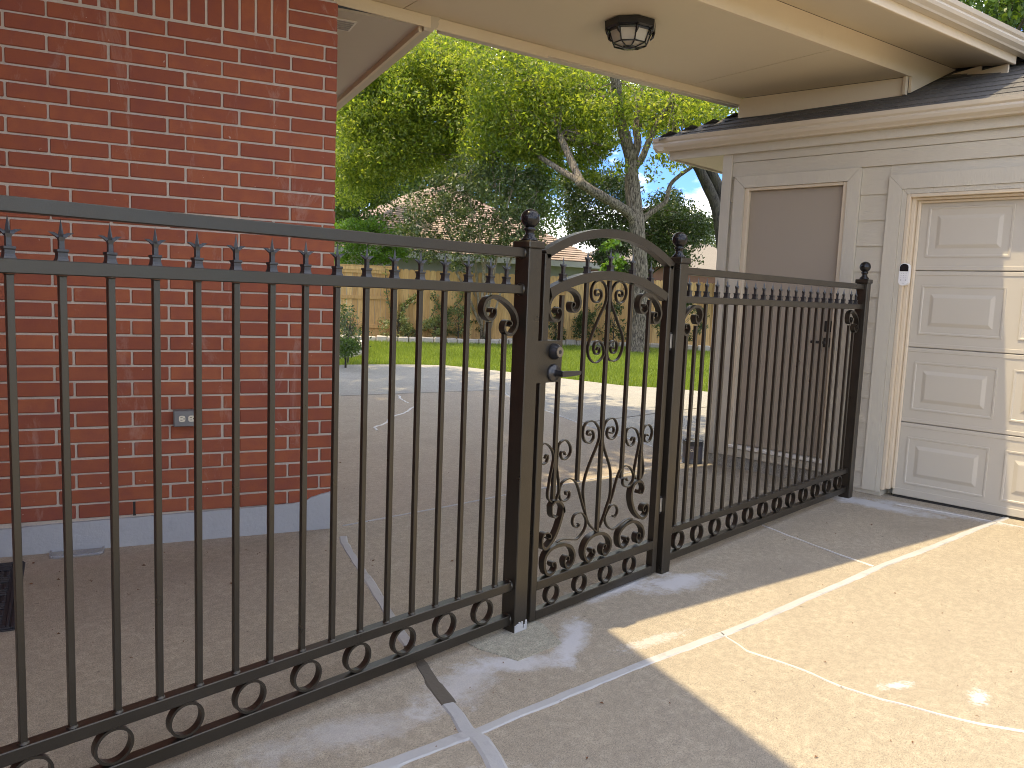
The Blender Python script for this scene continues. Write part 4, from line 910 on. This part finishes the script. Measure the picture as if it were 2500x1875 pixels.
# bed along the fence with edging stones
edge = [(11.9, 15.0), (12.45, 14.55), (13.1, 14.05), (13.9, 13.5), (14.9, 12.95), (15.9, 12.5), (16.9, 12.0), (17.7, 11.5), (18.4, 10.95), (18.9, 10.2), (19.3, 9.3), (19.8, 8.4), (20.3, 7.5)]
bed = thing('flower_bed', 'mulched flower bed edged with a row of rough pale stones below the board fence', 'flower bed', (16, 12.6, 0))
mb = MB(); mb.prism([(a, b) for a, b in edge]+[(22.5, 8.3), (9.5, 17.6)], -.02, .06, lambda p, q, h: Vector((p, q, h))); mb.build('soil', MAT['soil'], bed)
def stones(parent, line, L=.30, hgt=.13, dep=.18, seed=1):
    r = random.Random(seed)
    for i in range(len(line)-1):
        a, b = Vector((*line[i], 0)), Vector((*line[i+1], 0)); k = max(1, round((b-a).length/L)); d = (b-a)/k; ang = atan2(d.y, d.x)
        for j in range(k):
            c = a+d*(j+.5); l = d.length*.47; mb = MB(); ca, sa_ = cos(ang), sin(ang); hh = hgt*r.uniform(.85, 1.12)
            mb.cbox(-l, l, -dep/2*r.uniform(.8, 1.1), dep/2, -.03, hh, .022, lambda x, y, z: c+Vector((x*ca-y*sa_, x*sa_+y*ca, z*(1+.12*x/l*r.uniform(-1, 1)))))
            mb.build('edging_stone', MAT['kerbstone'], parent)
stones(bed, edge)
pl = thing('planter_bed', 'curved raised bed of pale edging stones at the lawn corner beside the brick wall', 'planter', (9.5, 12.6, 0))
pedge = [(7.6, 10.5), (8.3, 10.55), (8.9, 10.8), (9.5, 11.2), (10.0, 11.75), (10.4, 12.5), (10.8, 13.4), (11.3, 14.3)]
stones(pl, pedge, .34, .20, .2, 3)
mb = MB(); mb.prism(pedge+[(8.5, 16), (6.5, 13)], -.02, .14, lambda p, q, h: Vector((p, q, h))); mb.build('soil', MAT['soil'], pl)
# ------------------------------------------------------------------ neighbour's houses beyond the fence
nh = thing('neighbour_house', 'neighbouring house with broad brown shingle hip roof beyond the wooden fence', 'house', (19.4, 18.5, 0))
L_, R_, PK = Vector((14.6, 19.7, 2.6)), Vector((24.2, 16.2, 2.6)), Vector((21.0, 21.9, 5.45))
bk = Vector((.34, .94, 0)); LB, RB_, PB = L_+bk*14, R_+bk*14, PK+bk*5
mb = MB(); mb.add([L_, R_, PK, LB, RB_, PB], [(0, 1, 2), (1, 4, 5, 2), (0, 2, 5, 3), (4, 3, 5)]); mb.build('roof', MAT['shingle_brown'], nh, recalc=False)
mb = MB(); K = 34
fnv = (R_-L_).cross(PK-L_).normalized()
rvn = (RB_-R_).cross(PK-R_).normalized()
for (A_, B_, T_, nv) in ((L_, R_, PK, fnv), (R_, RB_, PK, rvn)):
    for i in range(K):
        f0, f1 = i/K, (i+1.2)/K; f1 = min(1, f1)
        a0, b0 = A_.lerp(T_, f0), B_.lerp(T_, f0); a1, b1 = A_.lerp(T_, f1), B_.lerp(T_, f1)
        m_ = max(2, int((b0-a0).length/.9))
        for j in range(m_):
            g0, g1 = j/m_, (j+.985)/m_; up = nv*(.03+random.uniform(0, .012))
            mb.add([a0.lerp(b0, g0)+up, a0.lerp(b0, g1)+up, a1.lerp(b1, g1)+nv*.004, a1.lerp(b1, g0)+nv*.004, a0.lerp(b0, g0), a0.lerp(b0, g1)], [(0, 1, 2, 3), (4, 5, 1, 0)])
stuff(mb.build('shingle', MAT['shingle_brown'], nh, recalc=False))
ed = (R_-L_).normalized(); en = Vector((ed.y, -ed.x, 0))
hf = lambda s, n, z: L_*1.0+ed*s-bk*n+Vector((0, 0, z-2.6))
LN = (R_-L_).length
mb = MB(); mb.box(-.05, LN+.05, .0, .06, 2.38, 2.585, hf); mb.box(LN, LN+.06, -14, -.01, 2.38, 2.585, hf); mb.build('fascia', MAT['neighbour_fascia'], nh)
mb = MB(); mb.box(.6, LN-.6, -13, -.6, 0, 2.42, hf); mb.build('wall', MAT['neighbour_wall'], nh)
mb = MB(); mb.box(.1, LN-.1, -13, -.01, 2.42, 2.45, hf); mb.build('soffit', MAT['neighbour_fascia'], nh)
n2 = thing('neighbour_house', 'distant brick house with pale tan shingle roof seen right of the gate', 'house', (36, 19, 0))
q0 = Vector((30.5, 21.5, 3.0)); q1 = Vector((37.2, 16.2, 2.75)); q2 = Vector((40, 20.5, 2.75)); pk = Vector((34.6, 20.6, 5.2)); q3 = Vector((33, 26, 3.0))
mb = MB(); mb.add([q0, q1, q2, q3, pk], [(0, 1, 4), (1, 2, 4), (2, 3, 4), (3, 0, 4)]); mb.build('roof', MAT['shingle_tan'], n2, recalc=False)
mb = MB(); mb.prism([(31, 21.7), (37, 16.9), (39.4, 20.4), (33, 25.6)], 0, 2.9, lambda p, q, h: Vector((p, q, h))); mb.build('wall', MAT['far_brick'], n2)

# ------------------------------------------------------------------ plants
def poly_sample(poly, n, rng):
    poly = np.array(poly, float); lo, hi = poly.min(0), poly.max(0); out_ = []
    x, y = poly[:, 0], poly[:, 1]; x2, y2 = np.roll(x, -1), np.roll(y, -1); got = 0
    while got < n:
        p = lo+(hi-lo)*rng.random((n*3+50, 2)); ins = np.zeros(len(p), bool)
        for a, b, c, d in zip(x, y, x2, y2):
            cond = ((b > p[:, 1]) != (d > p[:, 1])) & (p[:, 0] < (c-a)*(p[:, 1]-b)/(d-b+1e-12)+a); ins ^= cond
        out_.append(p[ins]); got += ins.sum()
    return np.concatenate(out_)[:n]
_f, _r, _u = np.array(_F), np.array(_R), np.array(_U); _c = np.array(CAM)
def along(uv, D):
    d = _f[None]*FPX+_r[None]*(uv[:, :1]-1250)-_u[None]*(uv[:, 1:]-937.5)
    return _c[None]+d*(D/np.hypot(d[:, 0], d[:, 1]))[:, None]
def leaves(name, P, size, mat, parent, rng, aspect=.5, droop=.35, up=.55):
    """one small folded leaf at every point of P"""
    n = len(P); t = rng.normal(size=(n, 3)); t[:, 2] -= droop; t /= np.linalg.norm(t, axis=1)[:, None]
    q = rng.normal(size=(n, 3)); q[:, 2] += up*2; q -= (q*t).sum(1)[:, None]*t; q /= np.linalg.norm(q, axis=1)[:, None]
    s_ = np.cross(t, q); L = size*rng.uniform(.65, 1.35, n)[:, None]
    V = np.empty((n, 4, 3)); V[:, 0] = P-t*L/2; V[:, 2] = P+t*L/2
    V[:, 1] = P+s_*L*aspect/2+q*L*.10; V[:, 3] = P-s_*L*aspect/2+q*L*.10
    F = np.arange(4*n).reshape(n, 4); return np_mesh(name, V.reshape(-1, 3), F, mat, parent)
def clump_points(C, n, r, rng, flat=.75):
    C = np.asarray(C); idx = rng.integers(0, len(C), n); d = rng.normal(size=(n, 3)); d /= np.linalg.norm(d, axis=1)[:, None]
    rad = r*rng.random(n)**.45*rng.uniform(.6, 1.25, len(C))[idx]; d[:, 2] *= flat
    return C[idx]+d*rad[:, None]
def limb(mb, nodes, radii, rnd, seg=10):
    P = [Vector(p) for p in nodes]; Q = []; Rr = []
    for i in range(len(P)-1):
        p0, p1, p2, p3 = P[max(i-1, 0)], P[i], P[i+1], P[min(i+2, len(P)-1)]
        for k in range(4):
            t = k/4; Q.append(.5*((2*p1)+(p2-p0)*t+(2*p0-5*p1+4*p2-p3)*t*t+(3*p1-p0-3*p2+p3)*t*t*t)+Vector((rnd.uniform(-1, 1), rnd.uniform(-1, 1), 0))*radii[i]*.06); Rr.append(radii[i]*(1-t)+radii[i+1]*t)
    Q.append(P[-1]); Rr.append(radii[-1]); mb.tube(Q, Rr, seg, True, .10, rnd)
def twigs(mb, starts, C, rnd, n, r0=.022):
    C = [Vector(c) for c in C]; starts = [Vector(s_) for s_ in starts]
    for c in rnd.sample(C, min(n, len(C))):
        a = min(starts, key=lambda s_: (s_-c).length+rnd.uniform(0, .8))
        if (a-c).length > 2.6: continue
        m1 = a.lerp(c, .5)+Vector((rnd.uniform(-.2, .2), rnd.uniform(-.2, .2), rnd.uniform(0, .35)))
        mb.tube([a, a.lerp(m1, .5)+Vector((rnd.uniform(-.06, .06), rnd.uniform(-.06, .06), .05)), m1, c], [r0, r0*.8, r0*.6, r0*.25], 5, False)
RD = random.Random(21)
rng = np.random.default_rng(5)
def R3(u, v, D): return ray_at(u, v, D)
# --- the big elm
elm = thing('elm_tree', 'big elm tree with forked trunk and yellow green crown on the lawn behind the gate', 'tree', (16.93, 9.55, 0))
mb = MB()
base = Vector((16.93, 9.55, -.05)); D0 = 20.5
T_ = [base, base+Vector((-.02, .02, .35)), R3(1563, 690, D0), R3(1556, 562, D0), R3(1546, 472, D0), R3(1541, 413, D0), R3(1542, 375, D0)]
limb(mb, T_, [.30, .215, .185, .185, .19, .165, .14], RD, 14)
limb(mb, [R3(1543, 392, D0), R3(1524, 330, D0-.1), R3(1509, 270, D0-.3), R3(1503, 200, D0-.6), R3(1490, 110, D0-1), R3(1470, 0, D0-1.5), R3(1450, -150, D0-2)], [.15, .145, .13, .12, .10, .08, .05], RD)
limb(mb, [R3(1543, 400, D0), R3(1556, 350, D0), R3(1553, 312, D0+.1), R3(1560, 250, D0+.4), R3(1580, 150, D0+.6), R3(1600, 0, D0+.5)], [.12, .10, .08, .075, .06, .04], RD)
limb(mb, [R3(1547, 412, D0), R3(1571, 378, D0-.1), R3(1597, 315, D0-.2), R3(1640, 240, D0-.3), R3(1690, 120, D0-.3)], [.10, .085, .07, .06, .04], RD)
limb(mb, [R3(1556, 560, D0), R3(1535, 521, D0-.2), R3(1492, 492, D0-.6), R3(1443, 464, D0-1), R3(1412, 442, D0-1.3)], [.12, .125, .12, .115, .10], RD, 12)
limb(mb, [R3(1420, 447, D0-1.2), R3(1403, 413, D0-1.0), R3(1383, 366, D0-.8), R3(1365, 329, D0-.5), R3(1342, 273, D0+.1), R3(1328, 240, D0+.5), R3(1310, 150, D0+1.5), R3(1280, 40, D0+2)], [.10, .095, .085, .08, .07, .06, .05, .03], RD)
limb(mb, [R3(1418, 444, D0-1.2), R3(1379, 422, D0-1.0), R3(1332, 392, D0-.6), R3(1296, 366, D0-.1), R3(1266, 345, D0+.5), R3(1240, 322, D0+1.1), R3(1180, 290, D0+2.2), R3(1080, 240, D0+3.4)], [.09, .075, .062, .055, .048, .042, .03, .02], RD)
limb(mb, [R3(1365, 335, D0-.5), R3(1410, 345, D0-.5), R3(1450, 350, D0-.4), R3(1500, 370, D0-.3)], [.045, .04, .03, .015], RD, 6)
limb(mb, [R3(1560, 545, D0), R3(1576, 529, D0+.1), R3(1600, 512, D0+.1), R3(1624, 494, D0+.1), R3(1631, 469, D0+.1), R3(1638, 449, D0+.1), R3(1660, 428, D0), R3(1691, 406, D0-.2), R3(1720, 378, D0-.4), R3(1760, 330, D0-.6)], [.09, .08, .065, .06, .055, .052, .048, .042, .035, .02], RD)
main_pts = [R3(u, v, D) for u, v, D in ((1503, 200, 19.9), (1470, 0, 19), (1560, 250, 20.9), (1640, 240, 20.2), (1365, 329, 20), (1328, 240, 21), (1310, 150, 22), (1280, 40, 22.5), (1296, 366, 20.4), (1240, 322, 21.6), (1180, 290, 22.7), (1080, 240, 23.9))]
PE = [(815, 255), (900, 160), (1040, 80), (1200, 110), (1400, 165), (1560, 215), (1800, 255), (1770, 300), (1690, 300), (1625, 345), (1560, 300), (1500, 290), (1470, 330), (1400, 330), (1340, 380), (1250, 375), (1150, 400), (1080, 415), (960, 440), (880, 480), (815, 490)]
PEu = [(780, 255), (1800, 260), (1800, -350), (700, -350)]
_p = poly_sample(PE, 950, rng); C1 = along(_p, np.where(_p[:, 0] < 1150, rng.uniform(22.5, 27, 950), rng.uniform(19.5, 24.5, 950)))
C2 = along(poly_sample(PEu, 200, rng), rng.uniform(20.0, 26, 200))
C3 = along(poly_sample([(815, 120), (1150, 120), (1160, 330), (1090, 370), (1010, 400), (940, 430), (890, 470), (860, 510), (815, 530)], 150, rng), rng.uniform(22.3, 24.5, 150))
stray = along(poly_sample([(1240, 330), (1340, 270), (1400, 330), (1500, 330), (1530, 440), (1380, 430), (1300, 400)], 60, rng), rng.uniform(19.6, 21.2, 60))
stray2 = along(poly_sample([(1560, 400), (1680, 330), (1690, 400), (1600, 440)], 14, rng), rng.uniform(19.5, 21, 14))
twigs(mb, main_pts, list(map(tuple, np.concatenate([stray, stray2]))), RD, 60, .016)
for (a, pts) in (((1180, 290, 22.7), ((1090, 330, 23.5), (1000, 350, 24.2), (900, 380, 25))), ((1080, 240, 23.9), ((1000, 220, 24.5), (900, 230, 25))), ((1266, 345, 21), ((1180, 380, 22.2), (1090, 390, 23.6))),
                 ((1310, 150, 22), ((1200, 120, 23), (1080, 140, 24), (960, 190, 25))), ((1509, 270, 20.2), ((1450, 220, 21), (1380, 200, 22))), ((1553, 312, 20.6), ((1620, 280, 21.5), (1700, 270, 22)))):
    N_ = [R3(*a)]+[R3(*q) for q in pts]; limb(mb, N_, [.05, .04, .03, .018][:len(N_)], RD, 6); main_pts += N_[1:]
    main_pts += [N_[i].lerp(N_[i+1], .5) for i in range(len(N_)-1)]
twigs(mb, main_pts, list(map(tuple, C1)), RD, 330, .014)
mb.build('trunk', MAT['bark'], elm, recalc=False)
PL = np.concatenate([clump_points(C1, 98000, .68, rng), clump_points(C2, 22000, .7, rng), clump_points(C3, 20000, .50, rng), clump_points(stray, 5000, .30, rng), clump_points(stray2, 700, .25, rng)])
o = leaves('crown', PL, .105, MAT['elm_leaf'], elm, rng, .48)
# --- crape myrtle with several pale stems in front of the fence
cm = thing('crape_myrtle', 'multi stemmed crape myrtle with dark leaves and white blossom before the neighbour roof', 'tree', (15.15, 13.35, 0))
mb = MB(); cb = Vector((15.15, 13.35, 0)); tops = []
for k, (u, v, D, rr) in enumerate(((1010, 520, 20.6, .032), (1075, 470, 21, .035), (1140, 430, 20.4, .035), (1200, 400, 20.8, .04), (1255, 440, 20.2, .035), (1310, 480, 20.4, .03), (1170, 560, 19.8, .028))):
    e = R3(u, v, D); m1 = cb.lerp(e, .35)+Vector((0, 0, .35)); m2 = cb.lerp(e, .7)+Vector((RD.uniform(-.15, .15), RD.uniform(-.15, .15), .25)); o_ = Vector((.09*cos(k*.9), .09*sin(k*.9), 0))
    limb(mb, [cb+o_, m1+o_, m2, e], [rr*1.25, rr, rr*.8, rr*.35], RD, 7); tops += [m1, m2, e, m2.lerp(e, .5)]
CM = along(poly_sample([(985, 500), (1050, 430), (1150, 375), (1260, 395), (1345, 440), (1345, 560), (1290, 625), (1200, 620), (1120, 660), (1040, 640), (985, 585)], 210, rng), rng.uniform(19.6, 21.7, 210))
twigs(mb, tops, list(map(tuple, CM)), RD, 110, .010); mb.build('trunk', MAT['bark_pale'], cm, recalc=False)
leaves('crown', clump_points(CM, 14500, .32, rng), .085, MAT['crape_leaf'], cm, rng, .55)
leaves('blossom', clump_points(CM[:5], 500, .13, rng), .04, MAT['flower'], cm, rng, .9)
def bush(name, label, cat, polys, mat, D0_, D1_, nc, nl, r, size, base=None, group=None, bark='bark_dark', tw=30, rad=.05, aspect=.55):
    C = np.concatenate([along(poly_sample(p, nc, rng), rng.uniform(D0_, D1_, nc)) for p in polys])
    if base is None: base = Vector((C[:, 0].mean(), C[:, 1].mean(), 0))
    t = thing(name, label, cat, base, group)
    mb = MB(); cz = Vector(C.mean(0)); limb(mb, [Vector(base)+Vector((0, 0, -.05)), Vector(base).lerp(cz, .4), Vector(base).lerp(cz, .75), cz], [rad, rad*.8, rad*.6, rad*.4], RD, 8)
    twigs(mb, [Vector(base).lerp(cz, f) for f in (.35, .5, .65, .8, 1)], list(map(tuple, C)), RD, tw, rad*.3); mb.build('trunk' if cat == 'tree' else 'stem', MAT[bark], t, recalc=False)
    leaves('crown' if cat == 'tree' else 'foliage', clump_points(C, nl, r, rng), size, MAT[mat], t, rng, aspect)
    return t
bush('broadleaf_tree', 'dark green tree close beside the brick wall corner, behind the elm crown', 'tree', [[(790, 330), (960, 340), (965, 500), (940, 580), (790, 600)]], 'mid_leaf', 26, 31, 150, 14000, .75, .13, rad=.18)
bush('broadleaf_tree', 'dark leaved tree just right of the elm trunk, its low branches against the sky', 'tree', [[(1575, 500), (1640, 470), (1700, 520), (1745, 545), (1740, 575), (1690, 600), (1690, 640), (1570, 640)], [(1380, 430), (1545, 430), (1545, 600), (1400, 590)]], 'dark_leaf', 25, 28.5, 170, 30000, .46, .10, base=R3(1600, 700, 27).xy.to_3d(), rad=.10, tw=70)
bush('broadleaf_tree', 'pale grey green tree low beside the garage corner', 'tree', [[(1690, 590), (1760, 545), (1790, 600), (1790, 700), (1720, 690)]], 'pale_leaf', 46, 52, 60, 6000, .8, .13, rad=.18)
bush('broadleaf_tree', 'tall green tree filling the gaps behind the elm crown', 'tree', [[(790, 120), (1000, 60), (1500, 200), (1480, 290), (1400, 420), (1390, 540), (1200, 500), (1000, 470), (790, 500)]], 'mid_leaf', 37, 43, 300, 34000, 1.25, .19, base=R3(1130, 760, 40).xy.to_3d(), rad=.25, tw=60)
bush('broadleaf_tree', 'dense green tree mass far behind the neighbour roof', 'tree', [[(800, 420), (1150, 380), (1350, 420), (1350, 560), (800, 600)]], 'mid_leaf', 42, 50, 260, 26000, 1.2, .2, rad=.3)
bush('broadleaf_tree', 'leafy tree top showing above the breezeway gutter in the upper right corner', 'tree', [[(2200, -200), (2700, -200), (2640, 200), (2500, 95), (2330, -10)]], 'mid_leaf', 13.5, 18, 110, 15000, .5, .10, base=(14.5, 2.5, 0), rad=.2)
# the leaning dark twin trunks behind the garage
dk = thing('live_oak', 'dark twin trunked oak leaning out from behind the garage corner', 'tree', R3(1790, 760, 23).xy.to_3d())
mb = MB()
limb(mb, [R3(1790, 760, 23)*1.0, R3(1756, 540, 23), R3(1734, 469, 23), R3(1707, 413, 23), R3(1672, 355, 23), R3(1640, 305, 23), R3(1590, 240, 23)], [.22, .15, .14, .135, .12, .11, .06], RD)
limb(mb, [R3(1800, 760, 23.3), R3(1775, 540, 23.3), R3(1757, 470, 23.3), R3(1734, 416, 23.3), R3(1705, 350, 23.3), R3(1677, 293, 23.4), R3(1660, 200, 23.5)], [.24, .19, .17, .16, .14, .12, .07], RD)
DK = along(poly_sample([(1560, 190), (1720, 220), (1830, 260), (1830, 60), (1560, 60)], 90, rng), rng.uniform(21, 25, 90))
twigs(mb, [R3(1640, 305, 23), R3(1590, 240, 23), R3(1660, 200, 23.5), R3(1677, 293, 23.4)], list(map(tuple, DK)), RD, 50, .03)
mb.build('trunk', MAT['bark_dark'], dk, recalc=False); leaves('crown', clump_points(DK, 9000, .5, rng), .085, MAT['elm_leaf'], dk, rng, .5)
# unseen tree, crown shaped to shade the patio (its trunk stands behind the house)
sh = thing('unseen_shade_tree', 'unseen tree added behind the brick house, crown shaped to shade the patio', 'tree', (3.0, 10.6, 0))
mb = MB(); sb = Vector((3.0, 10.6, -.05)); cc = np.where(np.arange(330)[:, None] < 200, np.array([3.5, 5.2, 8.4]), np.array([4.4, 9.2, 8.6]))
dd = rng.normal(size=(330, 3)); dd /= np.linalg.norm(dd, axis=1)[:, None]; SHC = cc+dd*(np.array([2.75, 3.0, 1.0])*rng.random((330, 1))**.4)
limb(mb, [sb, sb+Vector((.1, -.3, 2.5)), Vector((3.3, 9.6, 5.2)), Vector((3.8, 8.4, 7.0)), Vector((4.3, 6.7, 8.3))], [.3, .22, .2, .15, .08], RD)
twigs(mb, [(3.3, 9.6, 5.2), (3.8, 8.4, 7), (4.3, 6.7, 8.3), (4.0, 7.6, 7.7), (3.5, 5.0, 8.5), (4.5, 9.4, 8.2)], list(map(tuple, SHC)), RD, 120, .03); mb.build('trunk', MAT['bark'], sh, recalc=False)
leaves('crown', clump_points(SHC, 60000, .55, rng), .13, MAT['mid_leaf'], sh, rng, .6)
# shrubs
bush('shrub', 'bright green shrub topping the cedar fence beside the brick wall', 'shrub', [[(815, 560), (850, 530), (930, 550), (985, 565), (990, 625), (940, 640), (815, 635)]], 'bright_leaf', 22.5, 24, 60, 9000, .28, .075, rad=.05)
bush('shrub', 'straggly dark rose bush in the curved planter bed by the brick wall', 'shrub', [[(825, 745), (860, 760), (885, 800), (880, 850), (825, 865)]], 'crape_leaf', 13.4, 15.6, 46, 1100, .22, .055, rad=.015, tw=46)
bush('shrub', 'low green ground cover plant spilling over the curved planter stones', 'shrub', [[(822, 835), (850, 832), (872, 845), (862, 860), (822, 862)]], 'mid_leaf', 13.0, 14.2, 26, 1500, .14, .05, rad=.02, tw=10)
for i, (pts, lab, mt) in enumerate((
    ([(935, 770), (975, 740), (1000, 790), (995, 822), (930, 825)], 'small leafy shrub below the fence post with the vine', 'vine_leaf'),
    ([(1035, 790), (1070, 770), (1090, 800), (1080, 828), (1035, 828)], 'low bush under the crossing vines, left of the tall one', 'vine_leaf'),
    ([(1095, 740), (1120, 710), (1150, 760), (1140, 830), (1095, 830)], 'tallest bush against the back fence, between two iron bars', 'vine_leaf'),
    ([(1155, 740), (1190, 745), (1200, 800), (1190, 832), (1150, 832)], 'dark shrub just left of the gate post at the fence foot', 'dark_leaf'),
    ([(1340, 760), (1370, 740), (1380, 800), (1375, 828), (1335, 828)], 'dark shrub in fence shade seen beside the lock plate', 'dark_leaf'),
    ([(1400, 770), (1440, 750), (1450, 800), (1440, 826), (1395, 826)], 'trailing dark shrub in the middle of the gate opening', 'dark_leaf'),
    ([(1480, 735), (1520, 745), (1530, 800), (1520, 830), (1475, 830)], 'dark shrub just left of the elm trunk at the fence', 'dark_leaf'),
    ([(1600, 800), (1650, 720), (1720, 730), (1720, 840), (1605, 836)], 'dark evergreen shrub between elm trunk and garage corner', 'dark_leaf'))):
    bush('shrub', lab, 'shrub', [pts], mt, 20.8 if i < 3 else 21.5, 21.5 if i < 3 else 22.2, 26, 1300 if i != 7 else 4000, .17, .055, rad=.02, tw=14, group=None)
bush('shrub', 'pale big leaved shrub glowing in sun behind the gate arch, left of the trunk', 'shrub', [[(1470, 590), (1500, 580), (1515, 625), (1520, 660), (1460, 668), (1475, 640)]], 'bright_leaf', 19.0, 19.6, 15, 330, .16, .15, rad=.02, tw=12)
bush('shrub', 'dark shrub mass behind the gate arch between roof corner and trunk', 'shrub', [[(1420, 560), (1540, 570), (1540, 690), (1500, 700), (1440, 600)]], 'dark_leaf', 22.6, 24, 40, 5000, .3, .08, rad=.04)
# vine trained in diamonds over the fence
vn = thing('climbing_vine', 'climbing vine trained in diamond shapes across the cedar fence', 'vine', ff(5.4, .2, 0))
mb = MB(); VP = []
def fpix(u, v):
    d = ray_at(u, v, 1)-CAM; den = d.x*FN.x+d.y*FN.y; t = ((FA+FN*.16-CAM).x*FN.x+(FA+FN*.16-CAM).y*FN.y)/den; return CAM+d*t
for ln in ([(940, 650), (945, 720), (960, 770), (985, 800), (1000, 820)], [(1015, 720), (985, 745), (978, 770), (985, 800)], [(1015, 720), (1000, 735), (980, 760)], [(1055, 715), (1062, 735), (1085, 765), (1095, 790)],
           [(1125, 705), (1128, 730), (1100, 760), (1075, 790), (1055, 820)], [(985, 795), (1010, 810), (1020, 822)], [(1020, 818), (1040, 795), (1060, 760), (1085, 740)], [(1420, 760), (1450, 790), (1470, 815)], [(1470, 740), (1440, 775), (1410, 810)]):
    P = [fpix(u, v) for u, v in ln]; limb(mb, P, [.009]*len(P), RD, 5)
    for i in range(len(P)-1):
        for k in range(42): VP.append(tuple(P[i].lerp(P[i+1], RD.random())+Vector((RD.gauss(0, .045), RD.gauss(0, .045), RD.gauss(0, .05)))))
stuff(mb.build('stem', MAT['bark_dark'], vn, recalc=False)); leaves('foliage', np.array(VP), .07, MAT['vine_leaf'], vn, rng, .7)
# lawn grass
GPOLY = [(8.0, 9.56), (8.5, 9.42), (9.2, 9.12), (9.66, 8.77), (9.82, 8.2), (9.95, 7.0), (10.02, 5.9), (10.1, 5.04), (10.35, 4.69), (10.55, 4.27), (10.95, 3.0), (13, 2.2), (20.2, 7.4), (19.2, 9.2), (18.8, 10.1), (18.3, 10.85), (16.8, 11.9), (14.8, 12.85), (13.0, 13.95), (11.9, 14.9), (11.3, 14.2), (10.8, 13.3), (10.4, 12.4), (10.0, 11.65), (9.5, 11.1), (8.9, 10.7), (8.3, 10.45), (7.7, 10.4)]
n = 110000; gp = poly_sample(GPOLY, n, rng); h = rng.uniform(.035, .085, n); q = rng.uniform(0, 2*pi, n); wd = .006
V = np.zeros((n, 3, 3)); V[:, 0, :2] = gp+np.stack([np.cos(q), np.sin(q)], 1)*wd; V[:, 1, :2] = gp-np.stack([np.cos(q), np.sin(q)], 1)*wd
V[:, 2, :2] = gp+rng.normal(size=(n, 2))*.022; V[:, :2, 2] = -.03; V[:, 2, 2] = h-.02
g = np_mesh('grass', V.reshape(-1, 3), np.arange(3*n).reshape(n, 3), MAT['grass']); stuff(g)
# wide lawn mat raised to the slab edge where blades grow
